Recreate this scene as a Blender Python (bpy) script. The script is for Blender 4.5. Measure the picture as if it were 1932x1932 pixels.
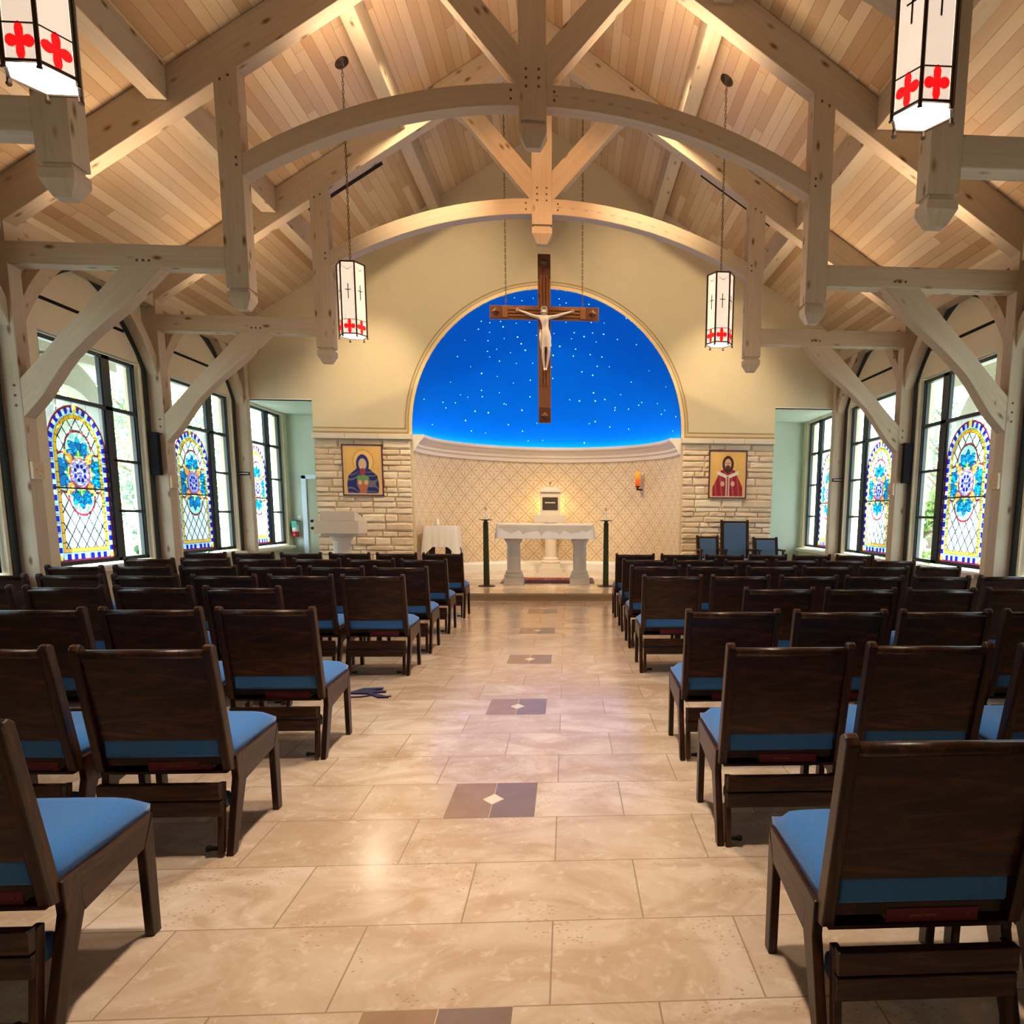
import bpy, bmesh, math, random
import numpy as np
from mathutils import Vector, Matrix
random.seed(7)
for o in list(bpy.data.objects): bpy.data.objects.remove(o)
SC = bpy.context.scene
COL = SC.collection
PI = math.pi

# ---------------------------------------------------------------- camera
F_PX, PPX, PPY = 1312.14, 1149.43, 1158.19
PITCH, YAW, ROLL, CX, CH = 0.1416, -0.06, 0.0079, 0.3554, 1.349
def camera():
    cy, sy, cp, sp = math.cos(YAW), math.sin(YAW), math.cos(PITCH), math.sin(PITCH)
    fw = Vector((-sy*cp, cy*cp, -sp)); r = Vector((cy, sy, 0)); u = r.cross(fw)
    cr, sr = math.cos(ROLL), math.sin(ROLL)
    r2 = cr*r + sr*u; u2 = -sr*r + cr*u
    cd = bpy.data.cameras.new('camera'); cam = bpy.data.objects.new('camera', cd); COL.objects.link(cam)
    M = Matrix((r2, u2, -fw)).transposed().to_4x4(); M.translation = Vector((CX, 0, CH)); cam.matrix_world = M
    cd.sensor_fit = 'HORIZONTAL'; cd.sensor_width = 36; cd.lens = F_PX/1932*36
    cd.shift_x = (966-PPX)/1932; cd.shift_y = (PPY-966)/1932
    cd.clip_start = .05; cd.clip_end = 300
    SC.camera = cam
camera()

# ---------------------------------------------------------------- light
SC.view_settings.view_transform = 'Standard'; SC.view_settings.look = 'None'
SC.view_settings.gamma = 1; SC.view_settings.use_curve_mapping = False
SC.view_settings.exposure = 0.12
w = bpy.data.worlds.new('world'); SC.world = w; w.use_nodes = True
bg = w.node_tree.nodes['Background']; bg.inputs[0].default_value = (.76, .89, 1, 1); bg.inputs[1].default_value = 16.0
def lamp(name, kind, loc, rot=(0,0,0), energy=10, color=(1,1,1), **kw):
    d = bpy.data.lights.new(name, kind); d.energy = energy; d.color = color
    for k, v in kw.items(): setattr(d, k, v)
    o = bpy.data.objects.new(name, d); COL.objects.link(o); o.location = loc; o.rotation_euler = rot; return o
def aim(o, target):
    o.rotation_euler = (Vector(target)-o.location).to_track_quat('-Z', 'Y').to_euler()
sun = lamp('sun', 'SUN', (20, -10, 20), energy=14, color=(1, .93, .8), angle=.02); aim(sun, (20-10, -10+5.5, 20-9.5))
WARM = (1, .70, .42)
# overhead fill lights added to brighten the nave, no fixtures there
for k, (y, e, sp) in enumerate(((2.3, 37, .9), (4.3, 33, .9), (6.6, 22, .9), (9.0, 62, 1.9))):
    lamp('nave_fill_light', 'AREA', (0, min(y, 8.75), 7.3 if y < 8 else 6.95), (0,0,0), e, (1, .80, .60) if y < 8 else (1, .60, .32), shape='DISK', size=.4, spread=sp)
# unseen fill added above the tie beams to lift the ceiling
for y, ue in ((5.26, 7), (7.85, 20), (10.44, 15)):
    for s in (-1, 1):
        o = lamp('beam_fill_light', 'AREA', (s*3.9, y, 4.12), (PI, 0, 0), ue, (1, .72, .46), shape='RECTANGLE', size=1.0, size_y=.1)
for s in (-1, 1):  # fill lights added over the arched chords to brighten the upper boards
    o = lamp('chord_fill_light', 'AREA', (s*1.5, 8.15, 5.75), (PI, 0, 0), 26, (1, .72, .48), shape='RECTANGLE', size=1.0, size_y=.1)
    o = lamp('chord_fill_light', 'AREA', (s*1.5, 5.6, 5.75), (PI, 0, 0), 9, (1, .72, .48), shape='RECTANGLE', size=1.0, size_y=.1)
# track spots near the ridge washing the sanctuary wall
for x, y, tx, tz, e in ((-2.9, 11.0, -3.2, 2.2, 330), (2.9, 11.0, 3.2, 2.2, 330), (-1.5, 8.6, -1.8, 4.3, 480), (1.5, 8.6, 1.8, 4.3, 480),
                        (-1.9, 11.0, .9, 1.5, 1150), (1.9, 11.0, -.9, 1.5, 1150)):
    o = lamp('track_spot', 'SPOT', (x, y, 7.62-.615*abs(x)), energy=e, color=(1, .76, .46), spot_size=1.05, spot_blend=.9, shadow_soft_size=.06); aim(o, (tx, 13.6, tz))
# lights that pick out the faces of the second and third truss
for x in (-1.6, 1.6):
    o = lamp('track_spot', 'SPOT', (x, 8.2, 6.7), energy=130, color=(1, .52, .22), spot_size=.9, spot_blend=.9, shadow_soft_size=.08); aim(o, (0, 10.4, 5.6))
o = lamp('tabernacle_lamp', 'POINT', (-.02, 15.32, 1.50), energy=7, color=(1, .62, .25), shadow_soft_size=.05)

# ---------------------------------------------------------------- materials
class NT:
    def __init__(s, m): s.t = m.node_tree; s.n = s.t.nodes; s.l = s.t.links
    def new(s, typ, **kw):
        n = s.n.new(typ)
        for k, v in kw.items(): setattr(n, k, v)
        return n
    def link(s, a, b): s.l.new(a, b)
    def math(s, op, a, b=None, c=None):
        n = s.new('ShaderNodeMath', operation=op)
        for i, v in enumerate((a, b, c)):
            if v is None: continue
            if isinstance(v, (int, float)): n.inputs[i].default_value = v
            else: s.link(v, n.inputs[i])
        return n.outputs[0]
    def mix(s, f, a, b, mode='MIX'):
        n = s.new('ShaderNodeMix', data_type='RGBA', blend_type=mode)
        for i, v in ((0, f), (6, a), (7, b)):
            if isinstance(v, (int, float)): n.inputs[i].default_value = v
            elif isinstance(v, tuple): n.inputs[i].default_value = v if len(v) == 4 else (*v, 1)
            else: s.link(v, n.inputs[i])
        return n.outputs[2]
    def ramp(s, f, stops):
        n = s.new('ShaderNodeValToRGB'); s.link(f, n.inputs[0]); e = n.color_ramp.elements
        while len(e) < len(stops): e.new(.5)
        for q, (p, c) in zip(e, stops): q.position = p; q.color = (*c, 1) if len(c) == 3 else c
        return n.outputs[0]
    def noise(s, vec, scale, detail=3, rough=.5, dist=0):
        n = s.new('ShaderNodeTexNoise'); n.inputs['Scale'].default_value = scale; n.inputs['Detail'].default_value = detail
        n.inputs['Roughness'].default_value = rough; n.inputs['Distortion'].default_value = dist
        if vec is not None: s.link(vec, n.inputs['Vector'])
        return n.outputs['Fac']
    def mapping(s, vec, scale=(1,1,1), loc=(0,0,0), rot=(0,0,0)):
        n = s.new('ShaderNodeMapping'); s.link(vec, n.inputs[0]); n.inputs['Scale'].default_value = scale
        n.inputs['Location'].default_value = loc; n.inputs['Rotation'].default_value = rot; return n.outputs[0]
def newmat(name):
    m = bpy.data.materials.new(name); m.use_nodes = True; t = NT(m)
    return m, t, t.n['Principled BSDF']
def seti(b, **kw):
    mp = dict(rough='Roughness', metal='Metallic', spec='Specular IOR Level', coat='Coat Weight', coatr='Coat Roughness', sheen='Sheen Weight', alpha='Alpha', trans='Transmission Weight')
    for k, v in kw.items(): b.inputs[mp[k]].default_value = v
def bump(t, b, h, strength=.2, dist=.01):
    n = t.new('ShaderNodeBump'); n.inputs['Strength'].default_value = strength; n.inputs['Distance'].default_value = dist
    t.link(h, n.inputs['Height']); t.link(n.outputs[0], b.inputs['Normal'])
def plain(name, col, rough=.5, var=.12, scale=20, bmp=.05, **kw):
    m, t, b = newmat(name); tc = t.new('ShaderNodeTexCoord')
    f = t.noise(tc.outputs['Object'], scale, 4)
    c = t.mix(f, tuple(x*(1-var) for x in col), tuple(min(1, x*(1+var)) for x in col))
    t.link(c, b.inputs['Base Color']); seti(b, rough=rough, **kw)
    if bmp: bump(t, b, f, bmp, .005)
    return m
def emis(name, col, s):
    m, t, b = newmat(name); b.inputs['Base Color'].default_value = (*col, 1)
    b.inputs['Emission Color'].default_value = (*col, 1); b.inputs['Emission Strength'].default_value = s; return m
def timber(name, c1, c2, knot=(.16, .075, .03), rough=.6):
    m, t, b = newmat(name); uv = t.new('ShaderNodeUVMap').outputs[0]
    g = t.noise(t.mapping(uv, (1.2, 26, 1)), 1.0, 6, .6, .6)
    g2 = t.noise(t.mapping(uv, (.7, 3, 1)), 1.0, 3, .5)
    c = t.mix(g, c1, c2); c = t.mix(t.math('MULTIPLY', g2, .45), c, tuple(x*.72 for x in c1))
    v = t.new('ShaderNodeTexVoronoi', feature='F1'); v.inputs['Scale'].default_value = 1; t.link(t.mapping(uv, (2.9, 7.0, 1)), v.inputs['Vector'])
    k = t.ramp(v.outputs['Distance'], ((0, (1,1,1)), (.07, (.95,.95,.95)), (.13, (.45,.45,.45)), (.2, (0,0,0))))
    c = t.mix(k, c, knot); t.link(c, b.inputs['Base Color']); seti(b, rough=rough, spec=.3); bump(t, b, g, .12, .004)
    return m
M = {}
M['timber'] = timber('timber', (.42, .32, .215), (.64, .52, .385))
M['boards'] = None
def boards():
    m, t, b = newmat('pine_boards'); uv = t.new('ShaderNodeUVMap').outputs[0]
    sp = t.new('ShaderNodeSeparateXYZ'); t.link(uv, sp.inputs[0]); wn_ = t.new('ShaderNodeTexWhiteNoise', noise_dimensions='1D'); t.link(t.math('FLOOR', t.math('DIVIDE', sp.outputs[1], .125)), wn_.inputs['W'])
    cb = t.new('ShaderNodeCombineXYZ'); t.link(t.math('ADD', sp.outputs[0], t.math('MULTIPLY', wn_.outputs['Value'], 7)), cb.inputs[0]); t.link(sp.outputs[1], cb.inputs[1])
    br = t.new('ShaderNodeTexBrick'); t.link(cb.outputs[0], br.inputs['Vector']); br.offset = 0
    for k, v in (('Scale', 1), ('Mortar Size', .0028), ('Mortar Smooth', .3), ('Bias', 0), ('Brick Width', 2.9), ('Row Height', .125)): br.inputs[k].default_value = v
    br.inputs['Color1'].default_value = (0,0,0,1); br.inputs['Color2'].default_value = (1,1,1,1); br.inputs['Mortar'].default_value = (.5,.5,.5,1)
    base = t.ramp(br.outputs['Color'], ((0, (.42,.26,.14)), (.3, (.53,.375,.225)), (.65, (.60,.45,.285)), (1, (.70,.56,.38))))
    g = t.noise(t.mapping(uv, (1.3, 30, 1)), 1, 5, .6, .5)
    c = t.mix(t.math('MULTIPLY', g, .42), base, (.40, .22, .115))
    c = t.mix(t.math('MULTIPLY', br.outputs['Fac'], .8), c, (.17, .09, .045))
    t.link(c, b.inputs['Base Color']); seti(b, rough=.45, spec=.35)
    bump(t, b, t.math('MULTIPLY', br.outputs['Fac'], -1), .5, .004); return m
M['boards'] = boards()
def floor_mat():
    m, t, b = newmat('travertine_floor'); tc = t.new('ShaderNodeTexCoord').outputs['Object']
    br = t.new('ShaderNodeTexBrick'); br.offset = .5; br.offset_frequency = 2; br.squash = 1
    t.link(t.mapping(tc, (1,1,1), (.3048+.6096*30, -2.17+.4064*40, 0)), br.inputs['Vector'])
    for k, v in (('Scale', 1), ('Mortar Size', .003), ('Mortar Smooth', .15), ('Brick Width', .6096), ('Row Height', .4064)): br.inputs[k].default_value = v
    br.inputs['Color1'].default_value = (0,0,0,1); br.inputs['Color2'].default_value = (1,1,1,1)
    n1 = t.noise(t.mapping(tc, (1, 1.6, 1), rot=(0,0,.5)), 2.2, 6, .62, 1.2); n2 = t.noise(tc, 14, 6, .7, .4)
    base = t.ramp(br.outputs['Color'], ((0, (.54,.43,.335)), (.5, (.61,.50,.40)), (1, (.67,.57,.48))))
    c = t.mix(t.ramp(n1, ((.36, (0,0,0)), (.6, (.8,.8,.8)))), base, (.43, .30, .20))
    c = t.mix(t.ramp(n2, ((.55, (0,0,0)), (.72, (.6,.6,.6)))), c, (.72, .63, .54))
    v = t.new('ShaderNodeTexVoronoi'); v.inputs['Scale'].default_value = 38; t.link(t.mapping(tc, (1, 1.8, 1)), v.inputs['Vector'])
    pit = t.math('MULTIPLY', t.math('LESS_THAN', v.outputs['Distance'], .2), t.math('GREATER_THAN', t.noise(tc, 2.6, 3), .56))
    c = t.mix(t.math('MULTIPLY', pit, .7), c, (.28, .19, .12))
    c = t.mix(t.math('MULTIPLY', br.outputs['Fac'], .75), c, (.24, .17, .12))
    t.link(c, b.inputs['Base Color']); seti(b, spec=.6, coat=.15, coatr=.16)
    t.link(t.math('MULTIPLY_ADD', n2, .16, .11), b.inputs['Roughness'])
    h = t.math('SUBTRACT', t.math('MULTIPLY', n1, .3), t.math('ADD', br.outputs['Fac'], t.math('MULTIPLY', pit, .4)))
    bump(t, b, h, .16, .003); return m
M['floor'] = floor_mat()
def apse_mat():
    m, t, b = newmat('stencilled_apse_wall'); uv = t.new('ShaderNodeUVMap').outputs[0]
    sp = t.new('ShaderNodeSeparateXYZ'); t.link(uv, sp.inputs[0]); P = .352
    U = t.math('DIVIDE', sp.outputs[0], P); V = t.math('DIVIDE', sp.outputs[1], P)
    fa = t.math('FRACT', t.math('ADD', U, V)); fb = t.math('FRACT', t.math('ADD', t.math('SUBTRACT', U, V), 50))
    da = t.math('SUBTRACT', fa, .5); db = t.math('SUBTRACT', fb, .5)
    line = t.math('GREATER_THAN', t.math('MAXIMUM', t.math('ABSOLUTE', da), t.math('ABSOLUTE', db)), .462)
    du = t.math('ABSOLUTE', t.math('MULTIPLY', t.math('ADD', da, db), .5)); dv = t.math('ABSOLUTE', t.math('MULTIPLY', t.math('SUBTRACT', da, db), .5))
    mx = t.math('MAXIMUM', du, dv); mn = t.math('MINIMUM', du, dv)
    dash = t.math('MULTIPLY', t.math('LESS_THAN', mn, .028), t.math('MULTIPLY', t.math('GREATER_THAN', mx, .10), t.math('LESS_THAN', mx, .32)))
    f = t.math('MULTIPLY', t.math('MAXIMUM', line, t.math('MULTIPLY', dash, .85)), .8)
    c = t.mix(f, (.74, .62, .44), (.40, .27, .12)); n = t.noise(uv, 9, 4); c = t.mix(t.math('MULTIPLY', n, .18), c, (.62,.47,.30))
    t.link(c, b.inputs['Base Color']); seti(b, rough=.5); return m
M['apse'] = apse_mat()
M['paint'] = plain('wall_paint', (.63, .54, .365), .75, .04, 6, .03)
M['sage'] = plain('daylit_alcove_paint', (.50, .55, .45), .75, .04, 6, .03)  # same wall paint, with the cool window light put into its colour
M['white'] = plain('white_trim', (.78, .76, .72), .45, .03)
M['cornice'] = plain('plaster_cornice', (.74, .69, .63), .55, .04)
M['goldtrim'] = plain('ochre_trim', (.40, .27, .10), .5, .08)
M['creamtrim'] = plain('cream_trim', (.84, .64, .32), .5, .05)
M['blue_dome'] = plain('blue_dome_paint', (.0, .175, .70), .8, .05, 3, .02, spec=.05)
M['star'] = emis('star_light', (.45, .9, 1), 2.2)
M['led'] = emis('led_strip', (.22, .62, 1), 24)
def stone_mat(name, a, b_, sc=14):
    m, t, b = newmat(name); tc = t.new('ShaderNodeTexCoord').outputs['Object']
    n = t.noise(tc, sc, 8, .65); ri = t.new('ShaderNodeAttribute', attribute_name='tone').outputs['Fac']
    c = t.mix(t.math('MULTIPLY_ADD', n, .45, t.math('MULTIPLY', ri, .55)), a, b_)
    t.link(c, b.inputs['Base Color']); seti(b, rough=.85); bump(t, b, n, .6, .02); return m
M['stone'] = stone_mat('limestone_veneer', (.62, .46, .29), (.86, .77, .62))
M['mortar'] = plain('mortar', (.52, .42, .30), .9, .1)
M['limestone'] = plain('cut_limestone', (.66, .58, .47), .7, .06, 9, .06)
M['altarstone'] = plain('altar_limestone', (.55, .52, .47), .65, .1, 7, .06)
def chairwood():
    m, t, b = newmat('dark_stained_oak'); uv = t.new('ShaderNodeUVMap').outputs[0]
    g = t.noise(t.mapping(uv, (1.8, 15, 1)), 1, 6, .65, 2.2)
    c = t.ramp(g, ((.3, (.006, .0019, .0010)), (.5, (.026, .0082, .0036)), (.72, (.095, .032, .012))))
    t.link(c, b.inputs['Base Color']); seti(b, rough=.34, spec=.36); bump(t, b, g, .06, .002); return m
M['oak'] = chairwood()
def fabric(name, a, bb, sc=420):
    m, t, b = newmat(name); tc = t.new('ShaderNodeTexCoord').outputs['Object']
    n = t.noise(tc, sc, 2, .8); c = t.mix(n, a, bb); t.link(c, b.inputs['Base Color']); seti(b, rough=.92, sheen=.25, spec=.2)
    bump(t, b, n, .35, .003); return m
M['blue'] = fabric('blue_upholstery', (.009, .10, .36), (.075, .25, .62), 260)
M['slate'] = fabric('slate_blue_upholstery', (.035, .08, .16), (.07, .13, .24))
M['book'] = plain('red_book_cloth', (.13, .003, .018), .45, .1, 60)
M['paper'] = plain('book_pages', (.62, .56, .46), .8, .08, 200)
M['gold'] = plain('gilt_lettering', (.22, .09, .05), .35, .05, metal=.8)
M['bronze'] = plain('dark_bronze', (.055, .035, .022), .4, .2, metal=.7)
M['greenbronze'] = plain('patinated_bronze', (.045, .055, .022), .42, .3, 30, metal=.5)
M['chain'] = plain('antique_chain', (.13, .075, .035), .5, .2, 60, metal=.3)
M['brass'] = plain('brass', (.55, .36, .13), .3, .1, metal=.9)
M['black'] = plain('black_plastic', (.005, .005, .006), .7, .1, spec=.15)
M['frame'] = plain('dark_window_frame', (.012, .02, .02), .4, .1)
M['peg'] = plain('oak_peg', (.09, .045, .02), .7)
M['door'] = plain('door_paint', (.40, .41, .29), .5, .04)
M['cloth'] = fabric('white_linen', (.60, .59, .62), (.72, .71, .72), 90)
M['cream_cloth'] = fabric('cream_linen', (.70, .66, .60), (.78, .75, .70), 90)
M['marble'] = plain('white_plaster_figure', (.72, .70, .66), .4, .04)
M['hair'] = plain('grey_plaster_hair', (.50, .48, .44), .5, .1)
M['crosswood'] = timber('cross_wood', (.22, .085, .035), (.30, .13, .055), (.10, .03, .015), .4)
M['crosswood2'] = timber('cross_dark_wood', (.12, .045, .02), (.17, .065, .03), (.06, .02, .01), .4)
M['redglass'] = emis('red_lantern_glass', (1, .006, .008), 1.0)
M['leaf_outside'] = None
def lanternglass(name, s):
    m, t, b = newmat(name); tc = t.new('ShaderNodeTexCoord').outputs['Object']; n = t.noise(tc, 7, 3)
    c = t.mix(n, (1, .76, .58), (1, .86, .70)); t.link(c, b.inputs['Base Color']); t.link(c, b.inputs['Emission Color'])
    b.inputs['Emission Strength'].default_value = s; seti(b, rough=.3); return m
M['lglass'] = lanternglass('alabaster_lantern_glass', .70)
M['lbottom'] = emis('lantern_bottom_glass', (1, .93, .84), 3.2)
def clear_glass():
    m, t, b = newmat('window_glass'); t.n.remove(b); o = t.n['Material Output']
    tr = t.new('ShaderNodeBsdfTransparent'); tr.inputs[0].default_value = (.90, .97, .94, 1)
    gl = t.new('ShaderNodeBsdfGlossy'); gl.inputs['Roughness'].default_value = .02
    mx = t.new('ShaderNodeMixShader'); mx.inputs[0].default_value = .05
    t.link(tr.outputs[0], mx.inputs[1]); t.link(gl.outputs[0], mx.inputs[2]); t.link(mx.outputs[0], o.inputs[0]); return m
M['glass'] = clear_glass()
def stained_mat():
    m, t, b = newmat('stained_glass'); t.n.remove(b); o = t.n['Material Output']
    at = t.new('ShaderNodeAttribute', attribute_name='glass').outputs['Color']
    tr = t.new('ShaderNodeBsdfTransparent'); tl = t.new('ShaderNodeBsdfTranslucent'); gl = t.new('ShaderNodeBsdfGlossy'); gl.inputs['Roughness'].default_value = .1
    t.link(at, tr.inputs[0]); t.link(at, tl.inputs[0])
    m1 = t.new('ShaderNodeMixShader'); m1.inputs[0].default_value = .42; t.link(tr.outputs[0], m1.inputs[1]); t.link(tl.outputs[0], m1.inputs[2])
    m2 = t.new('ShaderNodeMixShader'); m2.inputs[0].default_value = .03; t.link(m1.outputs[0], m2.inputs[1]); t.link(gl.outputs[0], m2.inputs[2])
    t.link(m2.outputs[0], o.inputs[0]); return m
M['stained'] = stained_mat()
def attr_mat(name, rough):
    m, t, b = newmat(name); t.link(t.new('ShaderNodeAttribute', attribute_name='paint').outputs['Color'], b.inputs['Base Color']); seti(b, rough=rough); return m
M['icon'] = attr_mat('painted_icon', .4)
M['iconframe'] = plain('dark_red_frame', (.10, .02, .012), .4)
def rug_mat():
    m, t, b = newmat('patterned_rug'); uv = t.new('ShaderNodeTexCoord').outputs['Object']
    v = t.new('ShaderNodeTexVoronoi'); v.inputs['Scale'].default_value = 16; t.link(uv, v.inputs['Vector'])
    c = t.ramp(v.outputs['Distance'], ((.1, (.45,.30,.24)), (.3, (.24,.035,.04)), (.6, (.14,.015,.02)))); t.link(c, b.inputs['Base Color']); seti(b, rough=.95); return m
M['rug'] = rug_mat(); M['rugdark'] = fabric('rug_border', (.05, .008, .01), (.09, .02, .02))
M['inlay_a'] = plain('brown_marble', (.30, .19, .125), .2, .2, 9, 0); M['inlay_b'] = plain('plum_marble', (.215, .155, .135), .2, .2, 9, 0)
M['inlay_c'] = plain('cream_marble', (.70, .60, .48), .2, .05, 9, 0)
M['amber'] = emis('amber_glass', (.75, .33, .02), .42); M['redlow'] = emis('red_candle_glass', (.75, .09, .01), .45)
M['leaf'] = None
def leaf_mat(name, a, bb):
    m, t, b = newmat(name); n = t.noise(t.new('ShaderNodeTexCoord').outputs['Object'], 1.6, 4)
    c = t.mix(n, a, bb); t.link(c, b.inputs['Base Color']); seti(b, rough=.6)
    tl = t.new('ShaderNodeBsdfTranslucent'); t.link(c, tl.inputs[0]); mx = t.new('ShaderNodeMixShader'); mx.inputs[0].default_value = .4
    t.link(b.outputs[0], mx.inputs[1]); t.link(tl.outputs[0], mx.inputs[2]); t.link(mx.outputs[0], t.n['Material Output'].inputs[0]); return m
M['leaf1'] = leaf_mat('oak_leaves', (.07, .14, .02), (.22, .32, .06)); M['leaf2'] = leaf_mat('dark_leaves', (.03, .08, .04), (.09, .18, .09))
M['bark'] = plain('bark', (.10, .075, .055), .9, .3, 12)
M['ground'] = plain('pale_ground', (.46, .44, .38), .9, .25, 3)
M['porch'] = plain('weathered_porch_timber', (.30, .31, .26), .8, .15)
M['extred'] = plain('red_enamel', (.45, .01, .015), .3); M['exttag'] = plain('green_tag', (.02, .35, .22), .5)
M['bluestrap'] = fabric('navy_strap', (.006, .006, .06), (.012, .012, .10))

# ---------------------------------------------------------------- mesh helpers
class MB:
    def __init__(s): s.v = []; s.f = []; s.m = []; s.d = []; s.t = []
    def add(s, vs, fs, mi=0, d=(1,0,0), tone=None):
        o = len(s.v); s.v += [tuple(v) for v in vs]; tone = random.random() if tone is None else tone
        for f in fs: s.f.append(tuple(o+i for i in f)); s.m.append(mi); s.d.append((d, tone)); s.t.append(tone)
        return s
    def box(s, x0, x1, y0, y1, z0, z1, mi=0, d=None):
        L = (abs(x1-x0), abs(y1-y0), abs(z1-z0))
        if d is None: d = [(1,0,0), (0,1,0), (0,0,1)][L.index(max(L))]
        x0, x1 = min(x0,x1), max(x0,x1); y0, y1 = min(y0,y1), max(y0,y1); z0, z1 = min(z0,z1), max(z0,z1)
        vs = [(x,y,z) for z in (z0,z1) for y in (y0,y1) for x in (x0,x1)]
        return s.add(vs, [(0,2,3,1),(4,5,7,6),(0,1,5,4),(2,6,7,3),(0,4,6,2),(1,3,7,5)], mi, d)
    def prism(s, poly, a0, a1, axis='y', mi=0, d=(1,0,0)):
        # poly in the two other axes, extruded along axis from a0 to a1
        n = len(poly); mk = {'y': lambda p, a: (p[0], a, p[1]), 'x': lambda p, a: (a, p[0], p[1]), 'z': lambda p, a: (p[0], p[1], a)}[axis]
        ar = sum(poly[i][0]*poly[(i+1) % n][1]-poly[(i+1) % n][0]*poly[i][1] for i in range(n))
        if (ar < 0) != (axis == 'y'): poly = poly[::-1]
        if axis == 'y': pass
        vs = [mk(p, a0) for p in poly]+[mk(p, a1) for p in poly]
        fs = [tuple(range(n))[::-1], tuple(range(n, 2*n))]+[(i, (i+1) % n, n+(i+1) % n, n+i) for i in range(n)]
        if a1 < a0: fs = [f[::-1] for f in fs]
        return s.add(vs, fs, mi, d)
    def band(s, pts_a, pts_b, a0, a1, axis='y', mi=0):
        # curved board between two polylines (same length) in the plane, extruded along axis
        for i in range(len(pts_a)-1):
            pass
        n = len(pts_a); mk = {'y': lambda p, a: (p[0], a, p[1]), 'x': lambda p, a: (a, p[0], p[1])}[axis]
        o = len(s.v); tone = random.random()
        for i in range(n):
            s.v += [mk(pts_a[i], a0), mk(pts_b[i], a0), mk(pts_b[i], a1), mk(pts_a[i], a1)]
        for i in range(n-1):
            q = o+4*i; d = Vector(mk(pts_a[i+1], 0))-Vector(mk(pts_a[i], 0)); d = tuple(d.normalized())
            for a, b in ((0,1),(1,2),(2,3),(3,0)):
                s.f.append((q+a, q+4+a, q+4+b, q+b)); s.m.append(mi); s.d.append((d, tone)); s.t.append(tone)
        s.f.append((o, o+1, o+2, o+3)); s.f.append(tuple(o+4*(n-1)+k for k in (3,2,1,0)))
        for _ in range(2): s.m.append(mi); s.d.append(((0,0,1), tone)); s.t.append(tone)
        return s
    def lathe(s, prof, c=(0,0,0), n=24, mi=0, a0=0, a1=2*PI, square=False):
        full = abs(a1-a0-2*PI) < 1e-6; k = n if full else n+1; vs = []
        for r, z in prof:
            for i in range(k):
                a = a0+(a1-a0)*i/n; vs.append((c[0]+r*math.cos(a), c[1]+r*math.sin(a), c[2]+z))
        fs = []
        for j in range(len(prof)-1):
            for i in range(n):
                i2 = (i+1) % k; fs.append((j*k+i, j*k+i2, (j+1)*k+i2, (j+1)*k+i))
        if full:
            if prof[0][0] > 1e-5: fs.append(tuple(range(k))[::-1])
            if prof[-1][0] > 1e-5: fs.append(tuple((len(prof)-1)*k+i for i in range(k)))
        return s.add(vs, fs, mi, (0,0,1))
    def tube(s, pts, r, n=8, mi=0, closed=False):
        pts = [Vector(p) for p in pts]; vs = []; m_ = len(pts); rr = r if isinstance(r, (list, tuple)) else [r]*m_
        for i, p in enumerate(pts):
            a = pts[(i-1) % m_] if (closed or i) else p; b = pts[(i+1) % m_] if (closed or i < m_-1) else p
            t = (b-a).normalized(); u = t.orthogonal().normalized() if i == 0 else (u-t*u.dot(t)).normalized(); w_ = t.cross(u)
            for k in range(n):
                an = 2*PI*k/n; vs.append(p+(u*math.cos(an)+w_*math.sin(an))*rr[i])
        fs = []
        for i in range(m_ if closed else m_-1):
            j = (i+1) % m_
            for k in range(n): fs.append((i*n+k, i*n+(k+1) % n, j*n+(k+1) % n, j*n+k))
        if not closed: fs += [tuple(range(n))[::-1], tuple((m_-1)*n+k for k in range(n))]
        return s.add(vs, fs, mi, (0,0,1))
    def build(s, name, mats, parent=None, smooth=False, bevel=0, loc=None, uvs=None):
        me = bpy.data.meshes.new(name); me.from_pydata(s.v, [], s.f)
        if not isinstance(mats, (list, tuple)): mats = [mats]
        for m in mats: me.materials.append(m)
        me.polygons.foreach_set('material_index', s.m)
        if smooth: me.polygons.foreach_set('use_smooth', [True]*len(s.f))
        me.update()
        uv = me.uv_layers.new(name='UVMap')
        for p, (d, tone) in zip(me.polygons, s.d):
            nrm = p.normal; t = Vector(d); t = t-nrm*t.dot(nrm)
            if t.length < .1: t = nrm.orthogonal()
            t.normalize(); b = nrm.cross(t); ox, oy = tone*37.7, tone*91.3
            for li in p.loop_indices:
                co = me.vertices[me.loops[li].vertex_index].co
                uv.data[li].uv = (co.dot(t)+ox, co.dot(b)+oy) if uvs is None else uvs(co)
        at = me.attributes.new('tone', 'FLOAT', 'FACE'); at.data.foreach_set('value', s.t)
        o = bpy.data.objects.new(name, me); COL.objects.link(o)
        if parent: o.parent = parent
        if loc: o.location = loc
        if bevel:
            bv = o.modifiers.new('bevel', 'BEVEL'); bv.width = bevel; bv.segments = 2; bv.limit_method = 'ANGLE'; bv.angle_limit = .6
        return o
def thing(name, label, cat, loc=(0,0,0), rz=0, group=None):
    o = bpy.data.objects.new(name, None); COL.objects.link(o); o.location = loc; o.rotation_euler = (0,0,rz); o.empty_display_size = .1
    o['label'] = label; o['category'] = cat
    if group: o['group'] = group
    return o
def tag(o, label, cat, group=None, kind=None):
    if label: o['label'] = label
    if cat: o['category'] = cat
    if group: o['group'] = group
    if kind: o['kind'] = kind
    return o
def struct(o): o['kind'] = 'structure'; return o
def dup(o, parent=None):
    c = o.copy(); COL.objects.link(c); c.parent = parent
    for ch in list(o.children): dup(ch, c)
    return c
def bez(p0, p1, p2, n=12):
    return [tuple(((1-t)**2)*a+2*t*(1-t)*b+t*t*c for a, b, c in zip(p0, p1, p2)) for t in [i/n for i in range(n+1)]]

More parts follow.
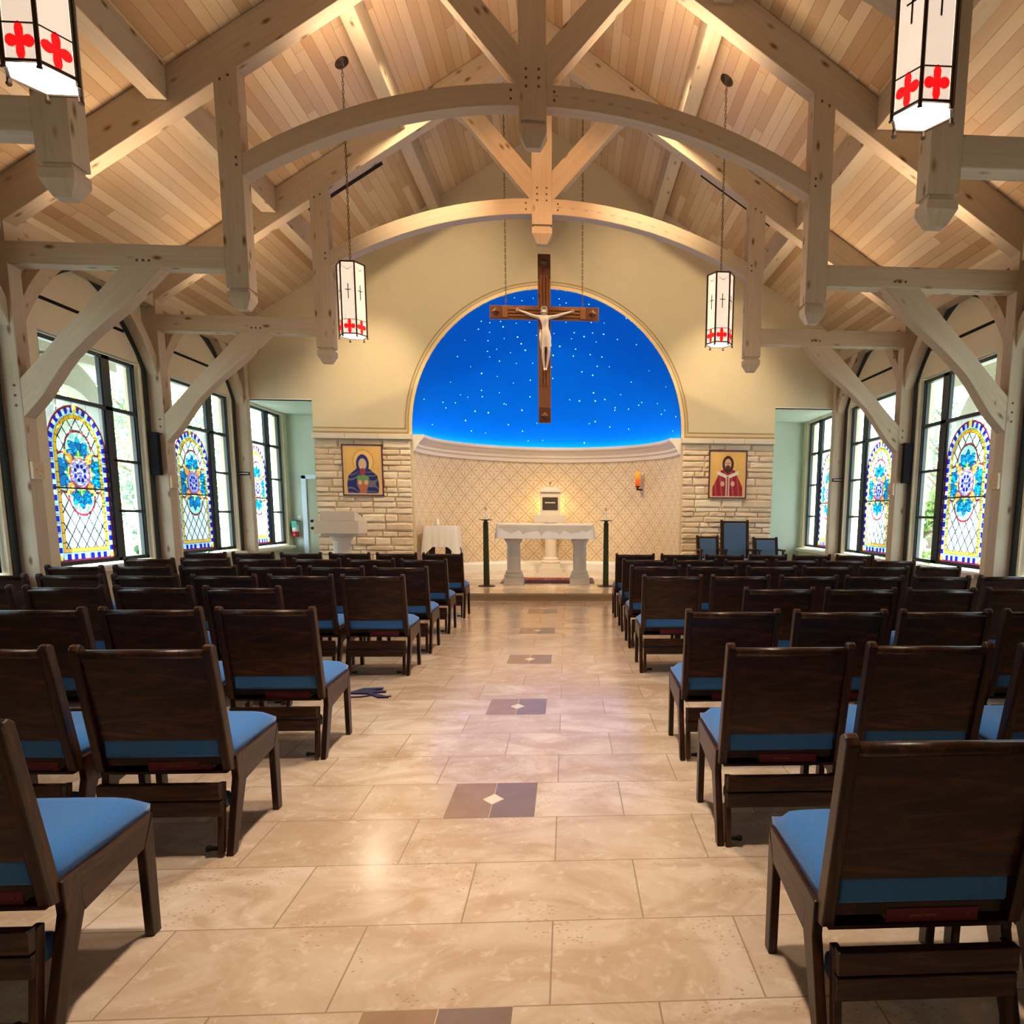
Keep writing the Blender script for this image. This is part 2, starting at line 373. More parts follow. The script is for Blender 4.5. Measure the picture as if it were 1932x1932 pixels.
# ---------------------------------------------------------------- setting
Y0, S = 5.175, 2.589
TY = [Y0+S*k for k in range(-2, 4)]         # truss lines; index 2,3,4 are visible trusses, 5 the wall posts
YW, YB, YE = -1.6, 15.2, 13.1               # west wall, alcove back wall, sanctuary wall
XW, XO = 5.47, 5.68                         # inner and outer face of the side walls
def zc(x): return 7.95-.63*abs(x)
# floor
f = MB(); f.box(-XO, XO, YW-.2, 16.2, -.1, 0, 0); floor = struct(f.build('floor', M['floor']))
for r in (-2, 2, 6, 10, 14, 18):
    yb = 2.17+r*.4064; yt = yb+.4064; yc = (yb+yt)/2; b = MB()
    for s in (-1, 1):
        mi = 0 if s < 0 else 1; e = .0015
        b.add([(s*e, yb+e, .0012), (s*.2032, yb+e, .0012), (s*.2032, yt-e, .0012), (s*e, yt-e, .0012), (s*e, yc+.065, .0012), (s*.052, yc, .0012), (s*e, yc-.065, .0012)],
              [(0,1,2,3,4,5,6)[::s]], mi)
    b.add([(-.05, yc, .0016), (0, yc-.062, .0016), (.05, yc, .0016), (0, yc+.062, .0016)], [(0,1,2,3)], 2)
    b.add([(-.2045, yb-.0012, .0004), (.2045, yb-.0012, .0004), (.2045, yt+.0012, .0004), (-.2045, yt+.0012, .0004)], [(0,1,2,3)], 3)
    b.build('diamond_inlay', [M['inlay_a'], M['inlay_b'], M['inlay_c'], M['mortar']], floor)
# sanctuary platform with apse floor
p = MB(); p.box(-4.45, 4.45, 10.905, YE+.05, 0, .117); p.lathe([(2.44, .0), (2.44, .117)], (0, YE, 0), 40, 0, 0, PI)
p.add([(2.44*math.cos(PI*i/40), YE+2.44*math.sin(PI*i/40), .117) for i in range(41)], [tuple(range(41))])
struct(p.build('floor_platform', M['floor'], bevel=0))
p = MB(); p.box(-4.46, 4.46, 10.89, 10.904, .09, .1185); q = p.build('step_nosing', plain('step_stone', (.50, .38, .24), .4, .1)); struct(q)
p = MB(); p.box(-4.455, 4.455, 10.895, 10.904, .0, .09); q = p.build('step_riser', plain('step_riser_stone', (.36, .25, .15), .45, .15)); struct(q)
# ceiling slopes
for s, nm in ((-1, 'ceiling_left'), (1, 'ceiling_right')):
    b = MB(); X = XO+.3
    b.add([(0, YW-.2, zc(0)), (s*X, YW-.2, zc(X)), (s*X, YE+.1, zc(X)), (0, YE+.1, zc(0)),
           (0, YW-.2, zc(0)+.15), (s*X, YW-.2, zc(X)+.15), (s*X, YE+.1, zc(X)+.15), (0, YE+.1, zc(0)+.15)],
          [(0,1,2,3)[::s], (7,6,5,4)[::s], (0,4,5,1)[::s], (1,5,6,2)[::s], (2,6,7,3)[::s], (0,3,7,4)[::s]], 0, (0,1,0), 0)
    c = struct(b.build(nm, M['boards'], uvs=lambda co: (co.y+3, math.hypot(co.x, zc(0)-co.z)+.03)))
    b = MB()
    for ys in ((11.21, 11.31),):
        x0, x1 = (2.37, 3.46)
        b.add([(s*x0, ys[0], zc(x0)-.003), (s*x1, ys[0], zc(x1)-.003), (s*x1, ys[1], zc(x1)-.003), (s*x0, ys[1], zc(x0)-.003)], [(0,1,2,3)[::s]])
        b.box(s*(x0+.0), s*(x0+.001), ys[0], ys[1], zc(x0)-.004, zc(x0)-.001)
    b.build('ceiling_slot', M['black'], c)
    for px in (1.83, 3.59):                                    # purlins between the trusses
        for i in range(len(TY)):
            ya = TY[i]+.168 if i else YW; yb = TY[i+1] if i < 4 else YE
            if i > 4 or (i == 0): continue
            b = MB(); w_ = .19
            b.prism([(s*px, zc(px)-.32), (s*(px+w_), zc(px)-.32), (s*(px+w_), zc(px+w_)), (s*px, zc(px))], ya, yb-.002, 'y', 0, (0,1,0))
            o = b.build('purlin', M['timber'], c, bevel=.006)
    b = MB(); b.box(s*5.29, s*5.46, YW, YE, 4.12, 4.34, 0, (0,1,0)); b.build('wall_plate_beam', M['timber'], c, bevel=.006)
# side walls with windows
WIN = [(TY[k]+.60, TY[k]+2.44) for k in (1, 2, 3, 4)]+[(13.36, 15.0)]
ZS, ZH = .66, 3.33
def wy(i): return WIN[i]
STAIN = None
def stained_mesh():
    """leaded panel, local: u 0..1.06 across, z 0..1.94; painted per point on a fine grid"""
    W, Hh, stp = 1.08, 1.92, .0054
    nu, nz = int(W/stp), int(Hh/stp)
    u = np.linspace(0, W, nu+1); z = np.linspace(0, Hh, nz+1); U, Z = np.meshgrid(u, z); x = U-W/2; y = Z.copy()
    Rm = .525; zs = Hh-.03-Rm
    # signed inset distance from the arched outline
    dside = Rm-np.abs(x); dtop = Rm-np.hypot(x, y-zs); d = np.where(y > zs, dtop, np.minimum(dside, y-.015))
    col = np.zeros(U.shape+(3,)); LEAD = np.array((.004, .008, .01)); clear = np.array((.80, .95, .90))
    col[:] = clear
    def put(mask, c): col[mask] = c
    rng = np.random.RandomState(3)
    # perimeter coordinate for the blocks
    per = np.where(y > zs, zs+Rm*np.arctan2(np.maximum(y-zs, 0), np.abs(x)), y); per = np.where((y < .12) & (np.abs(x) < .43), np.abs(x)*1.0+9, per)
    blk = np.floor(per/.062).astype(int)
    put(d < 0, (.86, .96, .92)); put((d < 0) & (np.abs(((x+2) % .26)-.13) < .004), LEAD)
    put((d >= 0) & (d < .022), (.33, .02, .05)); put((d >= .022) & (d < .03), LEAD)
    band = (d >= .026) & (d < .088)
    pal = [(.01, .015, .55), (.75, .93, .95), (.02, .03, .62), (.55, .85, .9), (.25, .65, .75), (.02, .02, .5), (.85, .95, .95)]
    for k in range(7): put(band & (blk % 7 == k), pal[k] if k in (0, 2, 5) else pal[k])
    for k in range(0, 2): put(band & (blk % 2 == 0), (.012, .02, .6))
    put(band & (blk % 2 == 1) & (np.abs(((per/.02) % 1)-.5) < .28), (.80, .95, .97))
    put(band & (np.abs((per/.062) % 1-.5) > .46), LEAD)
    put((d >= .088) & (d < .091), LEAD); put((d >= .091) & (d < .108), (.35, .75, .85)); put((d >= .108) & (d < .112), LEAD)
    yb = (d >= .112) & (d < .155); put(yb, (.85, .50, .03)); put(yb & (np.abs((per/.12) % 1-.5) > .46), LEAD); put((d >= .155) & (d < .164), LEAD)
    put(yb & (y < .17), (.80, .48, .08))
    # corner and crown blocks
    put((np.abs(x) < .035) & (d >= 0) & (d < .09) & (y > zs), (.90, .72, .05)); put((np.abs(x) > .44) & (y < .09) & (d > .02), (.92, .75, .1))
    inn = d >= .16
    put(inn, (.84, .96, .88)); put(inn & (y < .8), (.86, .93, .97))
    a = (x/.165+y/.215); b_ = (x/.165-y/.215)
    put(inn & ((np.abs(a % 1-.5) > .435) | (np.abs(b_ % 1-.5) > .435)), (.01, .045, .05))
    cz = 1.08; cx = x; cyy = y-cz
    lob = [(0, .27), (0, -.27), (-.27, 0), (.27, 0)]; RL = .235
    any_ = np.zeros(x.shape, bool); edge = np.zeros(x.shape, bool)
    dm = np.full(x.shape, 9.)
    for lx, lz in lob: dm = np.minimum(dm, np.hypot(cx-lx, cyy-lz)-RL)
    ins = inn & (dm < 0); put(ins, (.45, .85, .80)); put(inn & (np.abs(dm) < .015), (.30, .03, .05))
    for lx, lz in lob:
        ang0 = math.atan2(lz, lx) if (lx or lz) else 0
        px_, pz_ = cx-lx*.72, cyy-lz*.72; rr = np.hypot(px_, pz_); th = np.arctan2(pz_, px_)-ang0
        for k in range(5):
            ta = (k-2)*.62*1.15
            da_ = (th-ta+PI) % (2*PI)-PI; t_ = (rr-.045)/.205; wdt = .34*np.sin(np.clip(t_, 0, 1)*PI)**.8
            put(inn & (t_ > .0) & (t_ < 1) & (np.abs(da_)*np.maximum(rr, .05)/.2 < wdt), LEAD)
            put(inn & (t_ > .0) & (t_ < 1) & (np.abs(da_)*np.maximum(rr, .05)/.2 < wdt-.05), (.004, .17+.07*(k % 2), .50+.12*(k % 2)))
        put(inn & (np.abs(px_)+np.abs(pz_)*.8 < .075), (.06, .45, .10)); put(inn & ((np.abs(px_) < .012) | (np.abs(pz_) < .012)) & (np.abs(px_)+np.abs(pz_) < .08), (.75, .9, .35))
    for sx in (-1, 1):
        for sz in (-1, 1):
            q = (cx*sx+cyy*sz)/1.414; pq = (cx*sx-cyy*sz)/1.414
            t_ = (q-.17)/.15; wd = .055*np.sin(np.clip(t_, 0, 1)*PI)**.7; put(inn & (t_ > 0) & (t_ < 1) & (np.abs(pq) < wd+.014), (.36, .05, .08)); put(inn & (t_ > .05) & (t_ < .95) & (np.abs(pq) < wd), (.90, .48, .10))
            put(inn & (np.hypot(cx-sx*.235, cyy-sz*.245) < .028), (.95, .75, .15))
    r0 = np.hypot(cx, cyy)
    put(r0 < .19, (.50, .04, .07)); put((r0 < .19) & (r0 > .165) & (cyy > .08), (.8, .25, .25)); put(r0 < .165, (.42, .42, .82)); put((r0 < .158) & (r0 > .15), (.08, .08, .5))
    for k in range(8):
        an = k*PI/4+PI/8; put(np.hypot(cx-.09*math.cos(an), (cyy-.09*math.sin(an))) < .027, (.01, .01, .33))
    put((r0 < .04) & (np.abs(cyy) < .012), (.02, .02, .4)); put((np.hypot(cx, cyy) < .05) & (np.abs(cx) < .008), (.1, .1, .5))
    col *= np.where(col > .5, .44, .38); n = (nu+1)*(nz+1); co = np.zeros((n, 3)); co[:, 0] = U.ravel(); co[:, 2] = Z.ravel()
    i = np.arange(nu)[None, :]+np.arange(nz)[:, None]*(nu+1); fc = np.stack([i, i+1, i+nu+2, i+nu+1], -1).reshape(-1, 4)
    return grid_mesh('stained_panel', co, fc, col.reshape(-1, 3), 'glass', M['stained'])
def grid_mesh(name, co, fc, col, attr, mat):
    me = bpy.data.meshes.new(name); n = len(co); k = len(fc)
    me.vertices.add(n); me.vertices.foreach_set('co', co.astype(np.float32).ravel()); me.loops.add(4*k); me.loops.foreach_set('vertex_index', fc.astype(np.int32).ravel())
    me.polygons.add(k); me.polygons.foreach_set('loop_start', np.arange(0, 4*k, 4, dtype=np.int32)); me.update(calc_edges=True)
    at = me.attributes.new(attr, 'FLOAT_COLOR', 'POINT'); c4 = np.ones((n, 4), np.float32); c4[:, :3] = col; at.data.foreach_set('color', c4.ravel()); me.materials.append(mat); return me
STAIN = stained_mesh()
def build_window(n, s, ya, yb, flip=False):
    """window frame local coordinates: world placed; stained light toward the nave entrance, narrow clear light toward the altar"""
    xg = s*5.56; b = MB(); t = .05; x0, x1 = s*5.52, s*5.60; z0, z1 = .70, ZH-.02
    yc = yb-.60; mw = .075
    for q in ((ya, ya+t, z0, z1), (yb-t, yb, z0, z1), (ya, yb, z0, z0+t), (ya, yb, z1-t, z1), (yc-mw, yc+mw, z0, z1), (ya, yb, 2.625, 2.675), (yc, yb, 1.985, 2.02), (yc, yb, 1.33, 1.365)):
        b.box(x0, x1, q[0], q[1], q[2], q[3])
    for q in ((ya+t, ya+t+.02, z0, z1), (yc-mw-.02, yc-mw, z0, z1), (yc+mw, yc+mw+.02, z0, z1), (yb-t-.02, yb-t, z0, z1)):
        b.box(s*5.535, s*5.585, *q)
    w_ = b.build('window_%d' % n, M['frame'], bevel=.004); struct(w_)
    g = MB(); gx = xg
    def pane(a, b2, za, zb): g.box(gx-.003, gx+.003, a, b2, za, zb)
    g.add([(gx, ya+t, 2.675), (gx, yc-mw, 2.675), (gx, yc-mw, z1-t), (gx, ya+t, z1-t)], [(0,1,2,3)])
    g.add([(gx, yc+mw, z0+t), (gx, yb-t, z0+t), (gx, yb-t, z1-t), (gx, yc+mw, z1-t)], [(0,1,2,3)])
    g.build('window_pane', M['glass'], w_)
    o = bpy.data.objects.new('stained_glass_panel', STAIN); COL.objects.link(o); o.parent = w_
    ln = (yc-mw)-(ya+t); o.location = (gx, ya+t, z0+t-.02); o.scale = (ln/1.08, 1, (2.625-z0-t+.02)/1.92); o.rotation_euler = (0, 0, PI/2)
    bb = MB(); bb.box(s*5.545, s*5.575, ya+t, yc-mw, 1.605, 1.623); bb.build('support_bar', M['frame'], w_)
    return w_
wn = 0
for s, nm in ((-1, 'wall_left'), (1, 'wall_right')):
    b = MB(); ys = [YW]; x0, x1 = s*XW, s*XO
    prev = YW
    for i, (ya, yb) in enumerate(WIN):
        b.box(x0, x1, prev, ya, 0, 4.9); b.box(x0, x1, ya, yb, 0, ZS); b.box(x0, x1, ya, yb, ZH, 4.9); prev = yb
    b.box(x0, x1, prev, YB+.2, 0, 4.9)
    wl = struct(b.build(nm, M['paint']))
    for i, (ya, yb) in enumerate(WIN):
        wn += 1; build_window(wn, s, ya+.03, yb-.03 if i < 4 else yb-.02)
    for i in range(5):
        ya, yb = WIN[i]; e = .14 if i < 4 else .2
        b = MB(); b.box(s*5.37, s*5.52, ya-e+.08, yb+e-.08, .60, .66); b.build('window_sill', M['limestone'], wl, bevel=.006)
    # dark arched band and air slot in each bay
    for k in (1, 2, 3, 4):
        yc = TY[k]+1.38; pa, pb = [], []
        for hw, L, top in ((1.10, pa, 4.16), (1.20, pb, 4.27)):
            L.append((yc-hw, 0.0)); n = 22
            for j in range(n+1):
                u_ = -1+2*j/n; L.append((yc+hw*u_, 3.27+(top-3.27)*(1-abs(u_)**1.5)**.8))
            L.append((yc+hw, 0.0))
        b = MB(); b.band(pa, pb, s*5.468, s*5.455, 'x'); b.build('arched_steel_band', M['frame'], wl)
        b = MB(); b.box(s*5.458, s*5.472, yc-.77, yc+.77, 3.665, 3.70); b.build('air_slot', M['black'], wl)
    # alcove side is the same wall; ceiling, back and return of the alcove
    b = MB(); b.box(s*4.2, s*XW, YE+.02, YB, ZH+.02, ZH+.1); b.box(s*4.2, s*XO, YB, YB+.15, 0, ZH+.1)
    b.add([(s*5.468, YE+.03, .66), (s*5.468, YE+.2, .66), (s*5.468, YE+.2, ZH), (s*5.468, YE+.03, ZH)], [(0,1,2,3)])
    struct(b.build('wall_alcove_left' if s < 0 else 'wall_alcove_right', M['sage']))
    b = MB(); b.box(s*4.12, s*4.2, YE+.02, YB, 0, ZH+.1); struct(b.build('wall_alcove_return', M['sage']))
    # portal helps the sky find its way in through the glass
    lo = s*5.72
    for i, (ya, yb) in enumerate(WIN):
        P_ = lamp('window_daylight_portal', 'AREA', (lo, (ya+yb)/2, 2.0), (0, s*PI/2, 0), 1, shape='RECTANGLE', size=2.66, size_y=yb-ya); P_.data.cycles.is_portal = True
# west wall
b = MB(); b.box(-XO, XO, YW-.15, YW, 0, 8.1); struct(b.build('wall_back', M['paint']))
# sanctuary wall with arch and side openings
R = 2.45; ZA = 2.86
def low(x):
    if abs(x) < R: return ZA+math.sqrt(max(0, R*R-x*x))
    return 0
b = MB(); xs = [-XW, -4.2001, -4.2, -R]+[-R*math.cos(PI*i/64) for i in range(1, 64)]+[R, 4.2, 4.2001, XW]
def lowr(xa, xb):
    m_ = (xa+xb)/2
    if abs(m_) > 4.2: return ZH, ZH
    if abs(m_) > R: return 0, 0
    return low(xa) if abs(xa) < R else ZA, low(xb) if abs(xb) < R else ZA
xs2 = sorted(set([round(x, 5) for x in xs]+[0]))
for xa, xb in zip(xs2[:-1], xs2[1:]):
    if xb-xa < 2e-4: continue
    la, lb = lowr(xa, xb); th = .12 if abs((xa+xb)/2) > 2.5 else .03
    b.add([(xa, YE, la), (xb, YE, lb), (xb, YE, zc(xb)), (xa, YE, zc(xa)), (xa, YE+th, la), (xb, YE+th, lb), (xb, YE+th, zc(xb)), (xa, YE+th, zc(xa))],
          [(0,1,2,3), (7,6,5,4), (0,4,5,1)])
struct(b.build('wall_front', M['paint']))
# header lip of the side openings
for s in (-1, 1):
    b = MB(); b.box(s*4.2, s*XW, YE-.004, YE+.12, ZH-.0, ZH+.018); struct(b.build('trim_header', M['white']))
# trims around the arch and above the ledge
def archtrim(name, r0, r1, zb, y0, mat):
    b = MB(); n = 60
    for s in (-1, 1): pass
    pa = [(-r0, zb)]+[(-r0*math.cos(PI*i/n), ZA+r0*math.sin(PI*i/n)) for i in range(n+1)]+[(r0, zb)]
    pb = [(-r1, zb)]+[(-r1*math.cos(PI*i/n), ZA+r1*math.sin(PI*i/n)) for i in range(n+1)]+[(r1, zb)]
    b.band(pa, pb, y0, YE+.002)
    return b
b = archtrim('x', R, R+.055, 2.76, YE-.03, None); struct(b.build('trim_1', M['creamtrim'], smooth=False))
b = archtrim('x', R+.055, R+.075, 2.80, YE-.015, None)
for s in (-1, 1): b.box(s*(R+.055), s*4.2, YE-.015, YE, 2.775, 2.80)
struct(b.build('trim_2', M['goldtrim']))
b = archtrim('x', R+.115, R+.13, 2.86, YE-.01, None)
for s in (-1, 1): b.box(s*(R+.115), s*4.2, YE-.01, YE, 2.855, 2.87)
struct(b.build('trim_3', M['goldtrim']))
# apse: tiled wall, base, cornice, dome
b = MB(); N = 72; z0, z1 = .30, 2.60; vs = []
for i in range(N+1):
    a = PI*i/N
    vs += [(R*math.cos(a), YE+R*math.sin(a), z0), (R*math.cos(a), YE+R*math.sin(a), z1)]
b.add(vs, [(2*i, 2*i+1, 2*i+3, 2*i+2) for i in range(N)]); me_o = b.build('wall_apse', M['apse'], smooth=True, uvs=lambda co: (R*math.atan2(co.y-YE, co.x)+7.7-R*PI/2, co.z-.137)); struct(me_o)
b = MB(); b.lathe([(R+.02, .05), (R-.045, .05), (R-.045, .27), (R-.03, .30), (R, .33)][::1], (0, YE, 0), N, 0, 0, PI); struct(b.build('baseboard_apse', M['white'], smooth=False))
b = MB(); b.lathe([(R, 2.46), (R-.04, 2.47), (R-.045, 2.53), (R-.08, 2.56), (R-.085, 2.60), (R-.15, 2.66), (R-.16, 2.69), (R-.21, 2.71), (R-.21, 2.76), (R-.19, 2.77), (R-.18, 2.71), (R+.0, 2.70)], (0, YE, 0), N, 0, 0, PI)
for s in (-1, 1): b.prism([(s*R, 2.46), (s*(R-.045), 2.50), (s*(R-.085), 2.58), (s*(R-.15), 2.66), (s*(R-.21), 2.71), (s*(R-.21), 2.76), (s*R, 2.76)], YE-.001, YE+.002)
struct(b.build('trim_cornice', M['cornice'], smooth=False))
b = MB(); b.lathe([(R-.09, 2.712), (R-.05, 2.722), (R-.02, 2.712)], (0, YE, 0), N, 0, .03, PI-.03); led = struct(b.build('trim_led_strip', M['led']))
b = MB(); prof = [(R, 2.70), (R, 2.80)]+[(R*math.cos(PI/2*i/24), ZA+R*math.sin(PI/2*i/24)) for i in range(25)]; prof[-1] = (.001, prof[-1][1])
b.lathe(prof, (0, YE, 0), N, 0, 0, PI); dome = struct(b.build('ceiling_apse_dome', M['blue_dome'], smooth=True))
STARS = [(159,75),(140,75),(127,79),(63,80),(57,76),(71,75),(24,71),(156,56),(146,57),(137,59),(131,57),(122,60),(110,62),(103,64),(73,63),(48,61),(38,61),(140,52),(137,48),(125,51),(115,53),(101,55),(86,56),(69,56),(53,55),(62,54),(44,53),(73,53),(111,49),(127,45),(133,43),(107,46),(117,44),(83,49),(54,50),(130,40),(122,39),(111,39),(101,40),(88,44),(75,44),(63,44),(55,42),(89,38),(60,38),(71,35),(121,31),(102,31),(111,29),(89,32),(65,33),(129,24),(128,21),(118,24),(101,23),(114,18),(80,22),(75,21),(66,21),(60,21),(105,16),(123,14),(112,9),(97,10),(67,11),(70,10),(124,4),(105,6),(59,8),(50,23),(40,17),(47,16),(55,16),(24,11),(20,12),(8,8),(13,2),(48,6),(73,1),(94,2),(102,1),(168,14),(136,20),(143,16),(149,13),(131,14),(136,9),(158,4),(132,4),(115,19),(153,37),(150,25),(155,45),(151,52),(146,64),(140,34),(152,15),(141,20),(131,32),(1,55),(21,44),(23,31),(25,16),(35,49),(41,28),(13,22),(52,37),(37,18),(66,25),(55,17),(72,47),(35,59)]
b = MB()
for az, el in STARS:
    a, e = math.radians(az+random.uniform(-.4, .4)), math.radians(el+random.uniform(-.4, .4)); d = Vector((math.cos(a)*math.cos(e), math.sin(a)*math.cos(e), math.sin(e)))
    c = Vector((0, YE, ZA))+d*(R-.006); r = random.choice((.008, .011, .014)); u_ = d.orthogonal().normalized(); v_ = d.cross(u_)
    b.add([c+(u_*math.cos(k*PI/3)+v_*math.sin(k*PI/3))*r for k in range(6)]+[c-d*.008], [(k, (k+1) % 6, 6) for k in range(6)])
o = b.build('star_lights', M['star'], dome); o['kind'] = 'stuff'
# stone veneer panels either side of the apse
for s in (-1, 1):
    rnd = random.Random(11+s); b = MB(); bk = MB()
    xa, xb = R+.03, 4.19; bk.box(s*xa, s*xb, YE-.03, YE+.1, 0.117, 2.66); z = .12
    while z < 2.63:
        h = rnd.choice((.075, .09, .11, .13, .155)); h = min(h, 2.655-z); x = xa
        if 2.655-(z+h) < .05: h = 2.655-z
        while x < xb-.01:
            w_ = rnd.uniform(.16, .52)
            if xb-(x+w_) < .14: w_ = xb-x
            g = .006; x0_, x1_ = x+g, x+w_-g; za, zb = z+g, z+h-g; dpt = rnd.uniform(.018, .045); nx, nz = 5, 3; vs = []
            for j in range(nz+1):
                for i in range(nx+1):
                    edge = i in (0, nx) or j in (0, nz)
                    yy = YE-.03-(dpt*.35 if edge else dpt+rnd.uniform(-.007, .009)); jx = rnd.uniform(-.006, .006) if not edge else rnd.uniform(-.004, .004); jz = rnd.uniform(-.005, .005)
                    fx = (0, .06, .33, .66, .94, 1)[i]; fz = (0, .2, .8, 1)[j]
                    vs.append((s*(x0_+(x1_-x0_)*fx+jx), yy, za+(zb-za)*fz+jz))
            nb = len(vs); ring = [i for i in range(nx+1)]+[(nx+1)*j+nx for j in range(1, nz+1)]+[(nx+1)*nz+i for i in range(nx-1, -1, -1)]+[(nx+1)*j for j in range(nz-1, 0, -1)]
            vs += [(vs[i][0], YE-.025, vs[i][2]) for i in ring]
            fs = [((nx+1)*j+i, (nx+1)*j+i+1, (nx+1)*(j+1)+i+1, (nx+1)*(j+1)+i) for j in range(nz) for i in range(nx)]
            m_ = len(ring); fs += [(ring[i], nb+i, nb+(i+1) % m_, ring[(i+1) % m_]) for i in range(m_)]
            if s < 0: fs = [f_[::-1] for f_ in fs]
            b.add(vs, fs, 0, (1,0,0), rnd.random()**1.5 if rnd.random() > .08 else 0)
            x += w_
        z += h
    wl = struct(bk.build('wall_stone_left' if s < 0 else 'wall_stone_right', M['mortar'])); b.build('stone_facing', M['stone'], wl)
    b = MB()
    for i in range(3): b.box(s*(R+.0+i*.583), s*(R+.58+i*.583), YE-.13, YE+.02, 2.66, 2.752)
    b.build('stone_ledge', M['limestone'], wl, bevel=.01)
# alcove door
d = MB()
for q in ((-5.22, -5.12, 0, 2.12), (-4.30, -4.22, 0, 2.12)): d.box(q[0], q[1], YB-.05, YB-.001, q[2], q[3])
d.box(-5.22, -4.22, YB-.05, YB-.001, 2.04, 2.13)
dr = struct(d.build('door_1', plain('door_casing', (.62, .72, .82), .4, .03), bevel=.006))
d = MB(); d.box(-5.12, -4.30, YB-.02, YB-.002, 0, 2.04); d.build('door_leaf', M['door'], dr)
for z in (1.02, 1.17):
    d = MB(); d.lathe([(.0, 0), (.028, .004), (.030, .014), (.014, .02), (.012, .035), (.026, .04), (.028, .058), (.0, .066)], (0,0,0), 14)
    o = d.build('door_knob', M['black'], dr, smooth=True, loc=(-5.03, YB-.02, z)); o.rotation_euler = (PI/2, 0, 0)
for nm, x, z, w_, h in (('light_switch', -5.30, 1.22, .075, .12), ('wall_socket', -5.27, .36, .07, .12)):
    b = MB(); b.box(x-w_/2, x+w_/2, YB-.012, YB-.001, z-h/2, z+h/2); b.box(x-.012, x+.012, YB-.018, YB-.01, z-.025, z+.025)
    tag(b.build(nm, M['white'], bevel=.003), {'light_switch': 'white light switch plate on alcove wall beside the door casing', 'wall_socket': 'white socket plate low on alcove wall beside the door casing'}[nm], 'switch' if nm == 'light_switch' else 'socket')
t = thing('fire_extinguisher', 'fire extinguisher with red bottom and green tag hanging in the left alcove corner', 'fire extinguisher', (-5.37, YB-.085, .83))
b = MB(); b.lathe([(0, 0), (.06, .005), (.066, .03), (.066, .115)], n=18); b.build('body', M['extred'], t, smooth=True)
b = MB(); b.lathe([(.067, .115), (.067, .23), (.05, .262), (.02, .28)], n=18); b.build('label_band', M['white'], t, smooth=True)
b = MB(); b.box(-.05, .05, -.072, -.068, .20, .34); b.build('tag', M['exttag'], t)
b = MB(); b.lathe([(.018, .28), (.018, .33)], n=10); b.box(-.02, .11, -.012, .012, .325, .338); b.box(-.02, .10, -.01, .01, .35, .36); b.tube([(-.015,0,.31), (-.075,-.01,.30), (-.09,-.01,.2), (-.085,0,.1)], .008); b.box(-.02, .02, .03, .084, .2, .24); b.build('valve_and_hose', M['black'], t)

# ---------------------------------------------------------------- timber trusses
TD = .178
def arc(R_, half, z0, n=24):
    return [(half*(-1+2*i/n), z0-(R_-math.sqrt(R_*R_-(half*(1-2*i/n))**2))) for i in range(n+1)]
def pendant(b, x, w_, ztop, zs, zt, d0=0, d1=TD):
    """square post with notched and faceted bottom end; zs shoulder, zt tip"""
    h = w_/2; b.box(x-h, x+h, d0, d1, zs, ztop, 0, (0,0,1)); c = .022
    b.box(x-h+c, x+h-c, d0+c, d1-c, zs-.035, zs, 0, (0,0,1)); zb = zs-.035; zm = zs-.035-(zs-zt)*.32
    cy = (d0+d1)/2
    def ring(f, z): return [(x-h*f, cy-(cy-d0)*f, z), (x+h*f, cy-(cy-d0)*f, z), (x+h*f, cy+(d1-cy)*f, z), (x-h*f, cy+(d1-cy)*f, z)]
    rs = [ring(1, zb), ring(1, zm), ring(.52, zt)]; vs = sum(rs, []); fs = [(3,2,1,0)[::-1], (8,9,10,11)[::-1]]
    for k in (0, 4):
        for i in range(4): fs.append((k+i, k+4+i, k+4+(i+1) % 4, k+(i+1) % 4))
    b.add(vs, fs, 0, (0,0,1))
